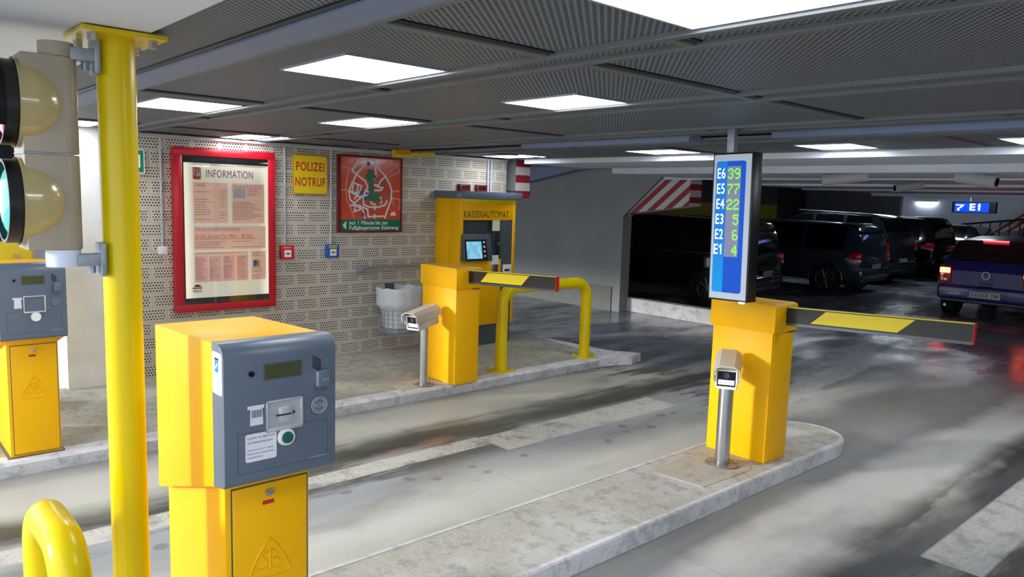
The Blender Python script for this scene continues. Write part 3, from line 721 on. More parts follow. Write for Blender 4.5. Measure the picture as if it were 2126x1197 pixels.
# ------------------------------------------------------------------ round yellow post with bracketed signal head
t = thing('round_post', 'tall round yellow post reaching the white soffit, left of the near ticket machine', 'post', (-2.79, .735, PAV))
MB().cyl((0, 0, .01), (0, 0, 2.27), .059, seg=48).build('shaft', YEL2, t, 40)
tp = MB().box(-.125, .125, -.125, .125, 2.270, 2.285, .002).build('top_plate', YEL2, t)
for sx in (-1, 1):
    for sy in (-1, 1): MB().cyl((sx * .09, sy * .09, 2.245), (sx * .09, sy * .09, 2.27), .014, seg=6).build('bolt', STEEL, tp)
MB().box(-.13, .13, -.13, .13, 0, .012).build('base_plate', YEL2, t)
def traffic_light():
    # faces -Y and a little to -X; local: front toward -y, origin bottom centre
    t = thing('traffic_light', 'cream two-lamp traffic light clamped to the round yellow post', 'traffic light', (-2.815, .50, 1.695))
    hw = .082
    for i in range(2):
        z0 = .0 + i * .302
        s = MB()
        o = [(-hw, -.045), (hw, -.045), (hw, .07)]
        for k_ in range(6):
            a = math.radians(90 * k_ / 5); o.append((hw - .045 + .045 * math.cos(a), .07 + .045 * math.sin(a)))
        for k_ in range(6):
            a = math.radians(90 + 90 * k_ / 5); o.append((-hw + .045 + .045 * math.cos(a), .07 + .045 * math.sin(a)))
        s.prism(o, 'z', z0, z0 + .298, .004)
        so_ = s.build('signal_housing', CREAM, t, 40)
        cz = z0 + .15; n = 36; R_ = .130
        b = MB(); prof = []
        for q in range(9):
            a = math.radians(90 * q / 8); prof.append((.124 * math.cos(a) + .0001, .135 * math.sin(a)))
        b.lathe([(.128, -.012)] + prof, seg=40); b.build('reflector_bowl', CREAM2, so_, 60, M=Matrix.Translation((0, -.045, cz)) @ Matrix.Rotation(-PI / 2, 4, 'X') @ Matrix.Diagonal((1.06, 1.08, 1, 1)))
        def ringpart(nm, y0, y1, r, th):
            v = MB(); v.lathe([(r, y0), (r, y1), (r - th, y1), (r - th, y0), (r, y0)], seg=40); return v.build(nm, BLACK, so_, 50, M=Matrix.Translation((0, 0, cz)) @ Matrix.Rotation(PI / 2, 4, 'X'))
        ringpart('visor_ring', .050, .095, R_, .010)
        if i == 1:
            h = MB(); bm = h.bm; vs1, vs2 = [], []
            for q in range(0, 25):
                a = math.radians(-35 + 250 * q / 24); x, z = (R_ + .002) * math.cos(a), cz + (R_ + .002) * math.sin(a)
                vs1.append(bm.verts.new((x, -.09, z))); vs2.append(bm.verts.new((x, -.24 + .09 * (1 - max(0, math.sin(a))), z)))
            for q in range(24): bm.faces.new((vs1[q], vs1[q + 1], vs2[q + 1], vs2[q]))
            bmesh.ops.solidify(bm, geom=list(bm.faces), thickness=.004)
            h.build('hood', BLACK, so_, 40)
        ln = MB(); ln.sph((0, -.062, cz), 1, (.118, .040, .118), 28)
        ln.build('lens', mat('lens_green', (.03, .42, .38), .08, coat=.6, emit=(.05, .4, .35), es=.5) if i == 0 else mat('lens_red', (.6, .02, .10), .1, coat=.6, emit=(.9, .05, .15), es=.7), so_, 60)
    MB().box(-.080, .084, -.046, .09, .2975, .3025).build('joint_strip', GALV, t)
    for z0, z1 in ((-.055, -.001), (.601, .645)):
        a = MB(); a.cyl((.032, .06, z0), (.032, .06, z1), .050, seg=28); a.build('bracket_hub', CREAM if z0 > 0 else PAINTW, t, 40)
    for z in (-.035, .615):
        a = MB(); a.box(.03, .075, .09, .168, z - .020, z + .020, .004); a.box(.005, .080, .158, .176, z - .055, z + .055, .004); a.cyl((.04, .14, z - .045), (.04, .14, z - .02), .012, seg=8)
        a.build('bracket_arm', GALV, t, 40)
    return t
traffic_light()

# ------------------------------------------------------------------ hanging space counter
def counter():
    t = thing('space_counter', 'blue and white hanging display with green free-space counts for E1 to E6', 'display', (-2.775, 4.45, 1.262)); t.rotation_euler = (0, math.radians(-1.2), 0)
    w2, H = .150, .98
    MB().box(-w2, w2, 0, .11, 0, H, .004).build('case', BLACK, t, 40)
    tr = MB()
    MB().box(-w2 + .012, w2 - .012, -.004, .0, .012, H - .012).build('face_panel', mat('face_white', (.45, .50, .58), .35, emit=(.62, .7, .8), es=.22), t)
    n = NG('display_blue'); c = n.rng(n.x, -.042, -.036, 0, 1)
    gl = n.rng(n.z, .0, .55, 1, .35)
    cc = n.mix(c, n.mix(gl, (.0, .14, .70), (.0, .42, .95)), (.0, .085, .68)); n.b.inputs['Specular IOR Level'].default_value = .2
    n.put(n.b.inputs['Emission Color'], cc); n.b.inputs['Emission Strength'].default_value = .75
    mb = n.done((.0, .03, .16), .4)
    bl = MB().prism(rrect(-.120, .100, .055, H - .055, .018), 'y', -.006, -.004).build('blue_panel', mb, t)
    MB().box(-.036, .066, -.0075, -.006, .295, .890).build('count_strip', mat('count_grey', (.16, .17, .26), .4, emit=(.2, .2, .33), es=.5), bl)
    ew = mat('text_white', (.85, .9, .95), .4, emit=(.9, .95, 1), es=.6)
    gn = mat('led_green', (.2, .7, .02), .4, emit=(.16, .75, .02), es=1.1)
    rows = [('E6', '39'), ('E5', '77'), ('E4', '22'), ('E3', '5'), ('E2', '6'), ('E1', '4')]
    zs = [.842 - i * .1005 for i in range(6)]
    for (a, b), z in zip(rows, zs): text([(a, -.081, -.0062, z, .096, .060, 'CENTER', .0012)], 'row_lettering', ew, bl, MY)
    MB().prism([(-.0645, .3770), (-.0775, .361), (-.0775, .351), (-.0645, .364)], 'y', -.0074, -.0052).build('numeral_flag', ew, bl)
    # dot matrix digits
    G = {'0': ['01110', '10001', '10001', '10001', '10001', '10001', '01110'], '2': ['01110', '10001', '00001', '00110', '01000', '10000', '11111'], '3': ['01110', '10001', '00001', '00110', '00001', '10001', '01110'],
         '4': ['00010', '00110', '01010', '10010', '11111', '00010', '00010'], '5': ['11111', '10000', '11110', '00001', '00001', '10001', '01110'], '6': ['01110', '10000', '10000', '11110', '10001', '10001', '01110'],
         '7': ['11111', '00001', '00010', '00100', '01000', '01000', '01000'], '9': ['01110', '10001', '10001', '01111', '00001', '00001', '01110']}
    px, pz = .0080, .0098
    for (a, s), z in zip(rows, zs):
        for j, ch in enumerate(s[::-1]):
            x0 = .021 - j * .050
            d = MB()
            for r, row in enumerate(G[ch]):
                for q, bit in enumerate(row):
                    if bit == '1': d.box(x0 + q * px, x0 + q * px + px * 1.02, -.0085, -.0075, z + (3 - r) * pz - pz / 2, z + (3 - r) * pz + pz * .52)
            d.build('digit', gn, bl)
    MB().box(-.072, -.018, .03, .075, H, CE - 1.262 + .01, .003).build('hanger', GALV, t, 40)
    MB().box(.09, .14, -.008, .0, -.010, .004).build('latch', SILVER, t)
    return t
counter()

# ------------------------------------------------------------------ payment machine
def payment():
    t = thing('payment_machine', 'tall yellow pay station lettered KASSENAUTOMAT standing against the perforated wall', 'payment machine', (-7.02, 5.49, PAV))
    Wd, D = .875, .475
    MB().box(-D, -.02, .03, Wd - .03, 0, .26, .004).build('plinth', DKGREY, t)
    b = MB(); b.box(-D, -.20, 0, Wd, .25, 1.775, .004)           # rear body
    b.box(-.20, 0, 0, .055, .25, 1.775, .004); b.box(-.20, 0, Wd - .045, Wd, .25, 1.775, .004)
    b.box(-.20, 0, .05, Wd - .04, 1.525, 1.775, .004)
    b.build('body', YEL, t, 40)
    MB().box(-.004, .012, .002, .645, .252, 1.05, .005).build('front_door', YEL, t, 40)
    MB().box(.0, .014, .01, Wd - .01, 1.735, 1.775, .006).build('header_lip', SIGNYEL, t, 40)
    MB().box(-.20, -.006, .64, Wd - .04, .25, 1.53).build('grey_column', DKGREY, t)
    MB().box(-.20, -.10, .05, .64, 1.04, 1.53).build('recess', DKGREY, t)
    # curved cap
    cap = [(-D - .0, -.03)]
    cap = [(-.48, -.03), (-.03, -.03), (.02, .0)]
    for i in range(9):
        a = i / 8; cap.append((.03 + .05 * math.sin(PI * a), .06 + (Wd + .02 - .12) * a))
    cap += [(.01, Wd + .10), (-.10, Wd + .16), (-.48, Wd + .16)]
    MB().prism(cap, 'z', 1.775, 1.862, .004).build('cap', GREY, t, 40)
    text([('KASSENAUTOMAT', .002, .41, 1.665 - .105 + .03, .115, .70)], 'header_lettering', TXT_DK, t, PX)
    R = Matrix.Translation((-.03, .23, 1.19)) @ Matrix.Rotation(math.radians(-14), 4, 'Y') 
    sc = MB().prism([(-.10, -.15), (.09, -.15), (.035, .17), (-.10, .17)], 'y', -.21, .21, .006).build('screen_housing', DKGREY, t, 40, M=Matrix.Translation((0, .235, 1.19)))
    Rs = Matrix.Translation((.066, .20, 1.185)) @ Matrix.Rotation(math.radians(-9.5), 4, 'Y')
    bz = MB().box(-.004, .006, -.165, .165, -.135, .115, .002).build('bezel', BLACK, sc, M=Rs)
    n = NG('screen_blue'); cc = n.mix(n.rng(n.noise(18, 2), .4, .6), (.16, .42, .62), (.25, .55, .72)); n.put(n.b.inputs['Emission Color'], cc); n.b.inputs['Emission Strength'].default_value = .7
    MB().box(.006, .0075, -.145, .085, -.115, .090).build('screen', n.done(cc, .2), bz, M=Rs)
    for i in range(4): MB().cyl((.006, .122, .08 - i * .055), (.014, .122, .08 - i * .055), .013, seg=16).build('key_button', WHITE, bz, 40, M=Rs)
    MB().box(-.006, -.003, .505, .625, 1.395, 1.56).build('paper_note', BEIGEPAPER, t)
    MB().box(.008, .016, .485, .600, .96, 1.10).build('white_notice', WHITE, t)
    MB().box(.010, .030, .49, .585, .86, .99, .004).build('coin_tray', STEEL, t, 40)
    cs = MB().box(-.006, .020, .68, .815, .80, .98, .004).build('ticket_outlet', WHITE, t, 40)
    MB().box(.020, .024, .70, .78, .90, .925).build('outlet_slot', BLACK, cs)
    MB().cyl((-.006, .60, 1.24), (.012, .60, 1.24), .022, seg=20).build('coin_lock', STEEL, t, 40)
    return t
payment()

# ------------------------------------------------------------------ wall objects
XW = -7.5
def info_board():
    t = thing('information_board', 'large red-framed illuminated INFORMATION notice case on the perforated wall', 'notice board', (XW, 2.415, .72))
    Wd, Hh = .99, 1.565
    f = MB()
    for q in ((0, Wd, 0, .075), (0, Wd, Hh - .075, Hh), (0, .075, .07, Hh - .07), (Wd - .075, Wd, .07, Hh - .07)): f.box(0, .10, *q, .004)
    f.build('frame', RED, t, 40)
    MB().box(.0, .085, .07, Wd - .07, .07, Hh - .07).build('backing', BLACK, t)
    y0, y1, z0, z1 = .092, .915, .135, 1.425
    n = NG('poster_paper'); 
    ey = n.f('MINIMUM', n.f('ABSOLUTE', n.f('SUBTRACT', n.y, y0)), n.f('ABSOLUTE', n.f('SUBTRACT', n.y, y1)))
    n.put(n.b.inputs['Emission Color'], (.85, .80, .62)); n.put(n.b.inputs['Emission Strength'], n.rng(ey, 0, .10, .75, .30))
    ps = MB().box(.085, .088, y0, y1, z0, z1).build('poster', n.done((.72, .70, .60), .5), t)
    pk = mat('poster_pink', (.80, .52, .40), .5, emit=(.80, .52, .38), es=.28); pk2 = mat('poster_rose', (.74, .42, .38), .5, emit=(.74, .42, .36), es=.25)
    rt = mat('poster_red', (.55, .03, .02), .5); org = mat('poster_orange', (.75, .10, .04), .5)
    rd = mat('poster_rust', (.62, .24, .17), .5)
    X = .088
    def blk(a, b, c_, d, m=pk, nm='text_block', dx=.0006): return MB().box(X, X + dx, a, b, c_, d).build(nm, m, ps)
    blk(.175, .505, .855, 1.245); blk(.545, .875, .855, 1.245); blk(.175, .885, .600, .825); 
    blk(.175, .700, .285, .575); blk(.735, .885, .285, .575)
    for a in (.18, .315, .45, .585): blk(a, a + .115, .29, .535, pk2, 'table_column', .0010)
    blk(.560, .68, 1.10, 1.20, WHITE, 'ticket_picture', .0012)
    text([('INFORMATION', X + .0006, .53, 1.325, .105, .46, 'CENTER')], 'title_lettering', mat('title_red', (.30, .02, .05), .5), ps, PX)
    text([('VERHALTEN BEI STÖRUNGEN', X + .001, .185, .792, .045, .44, 'LEFT'), ('TARIFE', X + .001, .19, 1.215, .045, .10, 'LEFT'), ('PARKEN NUR MIT TICKET', X + .001, .555, 1.215, .042, .30, 'LEFT')], 'heading_lettering', rd, ps, PX)
    text([('24-Std.-Service: Tel. 09561 - 877220', X + .001, .185, .727, .052, .56, 'LEFT')], 'hotline_lettering', org, ps, PX)
    sm = MB()
    def lines(a, b, z_a, z_b, st, seed):
        rr = random.Random(seed); z = z_a
        while z > z_b:
            if rr.random() > .18:
                p = a
                end = a + (b - a) * rr.uniform(.55, 1)
                while p < end:
                    q = min(end, p + rr.uniform(.012, .04)); sm.box(X + .0008, X + .0016, p, q, z, z + .006); p = q + .006
            z -= st
    lines(.19, .36, 1.175, .87, .024, 1); lines(.43, .495, 1.165, .87, .026, 2); lines(.70, .87, 1.19, 1.09, .02, 3); lines(.555, .865, 1.055, .87, .0165, 4)
    lines(.185, .87, .700, .690, .02, 5); lines(.185, .51, .672, .615, .018, 6); lines(.545, .87, .672, .615, .018, 7); lines(.185, .65, .562, .555, .03, 8)
    lines(.745, .865, .560, .51, .016, 9); lines(.745, .865, .41, .295, .016, 10)
    for i, a in enumerate((.185, .32, .455, .59)): lines(a, a + .10, .52, .30, .017, 20 + i)
    sm.build('small_print', rd, ps)
    h = MB()
    for i in range(42): h.prism([(.345 + i * .0135, 1.405), (.351 + i * .0135, 1.405), (.345 + i * .0135, 1.424), (.339 + i * .0135, 1.424)], 'x', X, X + .0006)
    h.build('hatched_strip', REDP, ps)
    lg = MB().prism(rrect(.175, .250, 1.270, 1.385, .012), 'x', X, X + .0008).build('parking_logo', org, ps)
    MB().prism(rrect(.184, .241, 1.300, 1.376, .01), 'x', X + .0008, X + .0012).build('logo_field', mat('logo_cream', (.8, .7, .6), .5), lg)
    text([('P', X + .0013, .213, 1.332, .11, .045, 'CENTER', .003)], 'logo_letter', org, lg, PX)
    MB().prism(rrect(.150, .245, .225, .236, .003), 'x', X, X + .001).build('operator_logo', DKRED, ps)
    MB().prism([(.165, .242), (.235, .242), (.228, .258), (.215, .258), (.205, .270), (.185, .262), (.172, .258)], 'x', X, X + .001).build('operator_ship', DKRED, ps)
    text([('WSCO', X, .197, .200, .036, .085, 'CENTER', .001)], 'operator_lettering', DKRED, ps, PX)
    u = MB().box(X, X + .001, .755, .822, .42, .487).build('blue_badge', mat('badge_blue', (.02, .12, .45), .5), ps)
    MB().prism([(.785, .425), (.818, .425), (.818, .484), (.785, .484), (.800, .455)], 'x', X + .001, X + .0016).build('badge_yellow', SIGNYEL, u)
    # glass pane
    m = bpy.data.materials.new('clear_pane'); m.use_nodes = True; nt = m.node_tree; nt.nodes.clear()
    o = nt.nodes.new('ShaderNodeOutputMaterial'); tr = nt.nodes.new('ShaderNodeBsdfTransparent'); gl = nt.nodes.new('ShaderNodeBsdfGlossy'); gl.inputs['Roughness'].default_value = .02
    mx = nt.nodes.new('ShaderNodeMixShader'); fr = nt.nodes.new('ShaderNodeFresnel'); fr.inputs[0].default_value = 1.5
    nt.links.new(fr.outputs[0], mx.inputs[0]); nt.links.new(tr.outputs[0], mx.inputs[1]); nt.links.new(gl.outputs[0], mx.inputs[2]); nt.links.new(mx.outputs[0], o.inputs[0])
    MB().box(.093, .096, .073, Wd - .073, .073, Hh - .073).build('glass_pane', m, t)
    return t
info_board()

t = thing('police_sign', 'square yellow POLIZEI NOTRUF sign on the perforated wall right of the red notice case', 'sign', (XW, 3.627, 1.878))
MB().prism(rrect(0, .40, 0, .412, .03), 'x', .025, .030).build('plate', SIGNYEL, t)
MB().box(0, .026, .05, .35, .05, .36).build('bracket', GALV, t)
b = MB(); b.tube([(.0302, y, z) for y, z in rrect(.006, .394, .006, .406, .028)], .003, 6, True); b.build('border', SIGNRED, t)
text([('POLIZEI', .030, .20, .285, .125, .325, 'CENTER', .003)], 'word_polizei', SIGNRED, t, PX); text([('NOTRUF', .030, .20, .125, .125, .345, 'CENTER', .003)], 'word_notruf', SIGNRED, t, PX)

t = thing('hanging_police_sign', 'narrow yellow POLIZEI NOTRUF strip tucked crooked under the ceiling above the town map', 'sign', (XW + .07, 4.82, 2.318))
Rr = Matrix.Rotation(math.radians(5.2), 4, 'X')
MB().box(0, .006, 0, .60, 0, .12).build('plate', SIGNYEL, t, M=Rr)
for wd_, yy_ in (('POLIZEI', .16), ('NOTRUF', .43)):
    o_ = text([(wd_, 0, 0, 0, .10, .22, 'CENTER', .001)], 'word_' + wd_.lower(), SIGNRED, t, PX); o_.data.transform(Rr @ Matrix.Translation((.0065, yy_, .066)))
MB().box(-.07, 0, .05, .08, .03, .06).build('bracket', GALV, t)

def town_map():
    t = thing('town_map', 'orange-red town street map in a dark red frame with green caption band', 'map', (XW, 4.15, 1.47))
    Wd, Hh = .825, .85
    f = MB()
    for q in ((0, Wd, 0, .022), (0, Wd, Hh - .022, Hh), (0, .028, .02, Hh - .02), (Wd - .022, Wd, .02, Hh - .02)): f.box(0, .05, *q, .003)
    f.build('frame', DKRED, t, 40)
    mp = MB().box(.0, .040, .02, Wd - .02, .02, Hh - .02).build('map_sheet', mat('map_orange', (.66, .085, .035), .12, coat=.5, noise=.15, nscale=5), t)
    gb = MB().box(.040, .0412, .027, Wd - .021, .02, .145).build('caption_band', mat('caption_green', (.01, .17, .09), .2), mp)
    cw = mat('caption_white', (.62, .68, .66), .5)
    text([('nur 1 Minute bis zur', .0413, .135, .108, .062, .50, 'LEFT', .0016), ('Fußgängerzone Steinweg', .0413, .135, .052, .062, .645, 'LEFT', .0016)], 'caption_lettering', cw, gb, PX)
    MB().prism([(.052, .082), (.098, .130), (.098, .034)], 'x', .0412, .042).build('arrow', cw, gb)
    # streets traced in the picture, sheet units (0..1 from left, 0..1 from top)
    U = lambda a, b: (.0415, .03 + a * (Wd - .055), Hh - .025 - b * (Hh - .175))
    rd = mat('street_white', (.66, .69, .70), .5); fd = mat('street_faded', (.66, .26, .18), .5)
    cnt = [0]
    def road(lst, wv, m, nm):
        b_ = MB(); hi = .0414 if m is rd else .0409
        for L in lst:
            P_ = [U(*p) for p in L]
            for a, c_ in zip(P_, P_[1:]):
                dy, dz = c_[1] - a[1], c_[2] - a[2]; L_ = math.hypot(dy, dz) or 1; ny, nz = -dz / L_ * wv, dy / L_ * wv
                b_.prism([(a[1] + ny, a[2] + nz), (c_[1] + ny, c_[2] + nz), (c_[1] - ny, c_[2] - nz), (a[1] - ny, a[2] - nz)], 'x', .0403 - cnt[0] * 1e-5, hi + cnt[0] * 1e-5); cnt[0] = (cnt[0] + 1) % 60
                b_.cyl((.0403, a[1], a[2]), (hi - .0002 - cnt[0] * 1e-6, a[1], a[2]), wv, seg=8)
        b_.build(nm, m, mp)
    main = [[(.40, 0), (.30, .05), (.18, .21), (.25, .27), (.13, .54), (.15, .68), (.24, .77), (.36, .85), (.40, .99)],
            [(.36, .03), (.45, .02), (.56, .04), (.62, .16), (.74, .28), (.82, .42), (.85, .52), (.84, .68), (.78, .84), (.73, .99)],
            [(.25, .27), (.38, .12), (.45, .02)], [(.25, .27), (.40, .38), (.44, .48), (.36, .62), (.22, .74)], [(.56, .04), (.58, .30), (.50, .38)],
            [(.74, .28), (.66, .36), (.62, .44), (.50, .42)], [(.18, .40), (.34, .46), (.30, .56), (.22, .68)], [(.13, .54), (.30, .64), (.44, .60)],
            [(.37, .64), (.37, .76), (.46, .80), (.62, .80), (.74, .76), (.77, .68)], [(.24, .77), (.35, .80), (.44, .84), (.45, .96), (.72, .95)],
            [(.56, .80), (.56, .99)], [(.16, .78), (.24, .77), (.22, .88), (.32, .84), (.30, .76)], [(.20, .45), (.18, .55), (.26, .58), (.28, .44)],
            [(.56, .52), (.66, .52), (.70, .46)], [(.62, .63), (.70, .66), (.66, .74)], [(.48, .64), (.50, .74), (.58, .76)], [(.40, .52), (.50, .58)], [(.56, .44), (.68, .48)]]
    road(main, .0095, rd, 'streets')
    for L_one in [[(.26, 0), (.12, .22), (.08, .5), (.10, .7), (.18, .86), (.22, .99)], [(0, .18), (.10, .17), (.18, .21)], [(.74, .28), (.90, .14), (.99, .04)], [(.84, .53), (.99, .52)], [(.84, .64), (.99, .66), (.99, .85)], [(0, .53), (.13, .54)], [(.66, .1), (.8, .05), (.75, 0)], [(.88, .64), (.88, .76)], [(.70, .12), (.95, .05), (.98, .2), (.78, .3)]]: road([L_one], .008, fd, 'side_street')
    gz = MB()
    for a, b_, c_, d in ((.43, .18, .53, .36), (.40, .27, .58, .33), (.46, .34, .54, .56), (.46, .56, .64, .70), (.42, .62, .50, .68), (.56, .70, .60, .74)):
        p, q = U(a, b_), U(c_, d); gz.box(.0404 - cnt[0] * 1e-5, .0422 + cnt[0] * 1e-5, p[1], q[1], q[2], p[2]); cnt[0] += 1
    gz.build('pedestrian_zone', mat('zone_green', (.02, .16, .09), .4), mp)
    pb = MB()
    for a, b_ in ((.45, .09), (.34, .57), (.36, .93), (.40, .66)): p = U(a, b_); pb.box(.0405, .0430, p[1] - .018, p[1] + .018, p[2] - .02, p[2] + .02)
    pb.build('parking_marks', BBLUE, mp)
    dk = MB()
    for a, b_ in ((.72, .39), (.79, .56), (.71, .67), (.55, .88)): p = U(a, b_); dk.box(.0405, .0428, p[1] - .022, p[1] + .022, p[2] - .02, p[2] + .02)
    dk.build('building_marks', mat('map_grey', (.16, .10, .16), .5), mp)
    p = U(.88, .92); MB().prism([(p[1] - .04, p[2] - .012), (p[1] + .04, p[2] - .012), (p[1] + .03, p[2] + .015), (p[1] + .01, p[2] + .035), (p[1] - .03, p[2] + .018)], 'x', .0405, .0415).build('ship_mark', rd, mp)
    return t
town_map()

t = thing('exit_sign', 'small green and white running-man exit sign partly behind the yellow post', 'sign', (XW, 1.955, 2.022))
MB().prism(rrect(0, .225, 0, .220, .015), 'x', 0, .045).build('case', WHITE, t)
ex = MB().box(.045, .047, .012, .213, .012, .208).build('green_field', mat('exit_green', (.0, .16, .09), .4, emit=(0, .3, .15), es=.15), t)
MB().box(.047, .0475, .04, .185, .055, .170).build('white_field', mat('exit_white', (.7, .75, .7), .4, emit=(.8, .9, .8), es=.3), ex)
b = MB(); b.sph((.049, .110, .155), .009, (.3, 1, 1)); b.tube([(.049, .112, .143), (.049, .118, .110)], .006, 6)
b.tube([(.049, .118, .110), (.049, .100, .095), (.049, .086, .070)], .0045, 6); b.tube([(.049, .118, .110), (.049, .132, .088), (.049, .150, .086)], .0045, 6)
b.tube([(.049, .112, .138), (.049, .092, .128), (.049, .084, .112)], .0035, 6); b.tube([(.049, .112, .138), (.049, .132, .132), (.049, .146, .142)], .0035, 6)
b.build('running_figure', BBLUE if False else mat('exit_dark', (.0, .10, .06), .5), ex)

def conduit(y, ztop, zbot, label):
    t = thing('cable_conduit', label, 'conduit', (XW, y, zbot))
    MB().cyl((.016, 0, 0), (.016, 0, ztop - zbot), .011, seg=12).build('tube', CONDUIT, t, 40)
    for z in (.25, .6, .9):
        if z < ztop - zbot: MB().box(0, .03, -.018, .018, z, z + .02, .002).build('clip', CONDUIT, t)
conduit(2.325, 2.36, 1.355, 'thin grey vertical conduit ending at the small white box left of the notice case')
conduit(3.545, 2.37, 1.345, 'thin grey vertical conduit running down to the red alarm box')
conduit(4.075, 2.37, 1.335, 'thin grey vertical conduit running down to the blue alarm box')
t = thing('cable_conduit', 'pair of grey vertical conduits at the wall end above the payment machine', 'conduit', (XW, 6.29, 1.97))
for dy in (0, .05): MB().cyl((.02, dy, 0), (.02, dy, .40), .013, seg=12).build('tube', CONDUIT, t, 40)
for cx, cy in ((-9.5, 19.5), (-6.0, 19.0), (-9.0, 23.2)):  # unseen lamps added to lift the light on the parked cars
    t = thing('added_parking_lamp', 'unused', 'tube light', (cx, cy, 2.66), 0, 'added fill lamps above the parked cars')
    t['label'] = 'added unseen tube lamp brightening the rows of parked cars, hidden behind the pale beams'
    MB().box(-.65, .65, -.06, .06, .03, .09).build('fitting', WHITE, t); MB().cyl((-.6, 0, 0), (.6, 0, 0), .03, seg=12).build('tube', bpy.data.materials.get('tube_cool') or mat('tube_cool', (1, 1, 1), .5, emit=(.8, .9, 1), es=60), t)
tag(MB().box(XW, XW + .035, 2.283, 2.365, 1.280, 1.358, .006).build('junction_box', WHITE, None, 40), 'small white junction box left of the red notice case', 'junction box')
def callbox(y, m, label, cap_m, s):
    t = thing('alarm_box', label, 'alarm box', (XW, y, 1.198))
    MB().box(0, .055, 0, .145, 0, .147, .006).build('case', m, t, 40)
    MB().box(.055, .057, .035, .112, .022, .095).build('glass_field', WHITE, t)
    text([(s, .0573, .073, .122, .022, .085)], 'lettering', cap_m, t, PX, .0003)
    MB().cyl((.057, .0735, .058), (.061, .0735, .058), .011, seg=16).build('push_knob', BLACK, t, 40)
    for sx in (-1, 1): MB().prism([(.0735 + sx * .014, .058), (.0735 + sx * .028, .066), (.0735 + sx * .028, .050)], 'x', .057, .0578).build('arrow', BLACK, t)
    return t
callbox(3.484, BRED, 'small red fire alarm call box on the perforated wall', WHITE, 'Feuerwehr')
cb = callbox(4.01, BBLUE, 'small blue house alarm call box on the perforated wall', BLACK, 'Hausalarm')
MB().box(.0552, .0562, .025, .120, .108, .136).build('yellow_strip', SIGNYEL, cb)
for y, lb in ((5.82, 'dark red sounder box on the wall behind the payment machine, left of two'), (6.09, 'dark red sounder box on the wall behind the payment machine, right of two')):
    t = thing('sounder_box', lb, 'sounder', (XW, y, 1.972)); MB().box(0, .05, 0, .17, 0, .085, .004).build('case', DKRED, t, 40); MB().box(.05, .053, .03, .14, .02, .065).build('grille', BLACK, t)

# steel rail and waste basket
t = thing('steel_shelf', 'narrow stainless steel rail on the wall above the waste basket', 'shelf', (XW, 4.40, 1.08))
MB().prism([(0, -.02), (.14, -.005), (.14, .012), (.13, .012), (.13, .003), (0, .0)], 'y', .03, 1.02).build('ledge', STEEL, t, 40)
for y in (0, .95): MB().prism([(0, -.09), (.03, -.09), (.14, -.02), (.14, .012), (0, .012)], 'y', y, y + .035).build('bracket', GALV, t)

def basket():
    t = thing('waste_basket', 'wire waste basket with a white liner bag hanging on the wall below the steel rail', 'waste basket', (-7.25, 4.815, .345))
    rim_z, r0, r1 = .36, .19, .215
    w_ = MB()
    for i in range(20):
        a = 2 * PI * i / 20; w_.tube([(r0 * math.cos(a), r0 * math.sin(a), .03), (r1 * math.cos(a), r1 * math.sin(a), .46)], .003, 6)
    for z in [.06 + j * .05 for j in range(8)]:
        r = r0 + (r1 - r0) * (z - .03) / .43; w_.tube([(r * math.cos(2 * PI * i / 32), r * math.sin(2 * PI * i / 32), z) for i in range(32)], .003, 6, True)
    w_.build('wire_cage', GALV, t, 60)
    MB().lathe([(.0, .0), (.215, .0), (.225, .012), (.225, .045), (.20, .05), (0, .05)]).build('base_ring', GALV, t, 40)
    lb = MB(); bm = lb.bm; seg = 48; rings = []
    for z, r in ((.05, .17), (.15, .185), (.26, .198), (.30, .24), (.33, .252), (.38, .250), (.46, .255), (.50, .262), (.515, .258), (.50, .235), (.40, .22), (.36, .0)):
        rings.append([bm.verts.new((((r + .010 * math.sin(k_ * 2.1 + z * 20) + .006 * math.sin(k_ * 5.3)) if r else 0) * math.cos(2 * PI * k_ / seg), ((r + .010 * math.sin(k_ * 2.1 + z * 20) + .006 * math.sin(k_ * 3.7)) if r else 0) * math.sin(2 * PI * k_ / seg), z + .006 * math.sin(k_ * 1.3))) for k_ in range(seg)])
    for A, B in zip(rings, rings[1:]):
        for k_ in range(seg): bm.faces.new((A[k_], A[(k_ + 1) % seg], B[(k_ + 1) % seg], B[k_]))
    lb.build('liner_bag', mat('bag_white', (.62, .64, .68), .45, bump=.3, bscale=14), t, 80)
    MB().box(-.245, -.19, -.04, .06, .10, .53, .004).build('wall_bracket', DKGREY, t)
basket()

t = thing('utility_cabinet', 'yellow cabinet on the pavement behind the distant ticket machine, mostly hidden by the traffic light', 'cabinet', (-6.8, .80, PAV))
MB().box(-.35, 0, -.35, .47, 0, 1.34, .006).build('body', YEL2, t, 40)
MB().box(0, .03, .36, .455, 1.20, 1.30, .004).build('grey_box', GALV, t)
MB().cyl((0, .25, 1.24), (.03, .25, 1.24), .02, seg=16).build('lock', STEEL, t, 40)

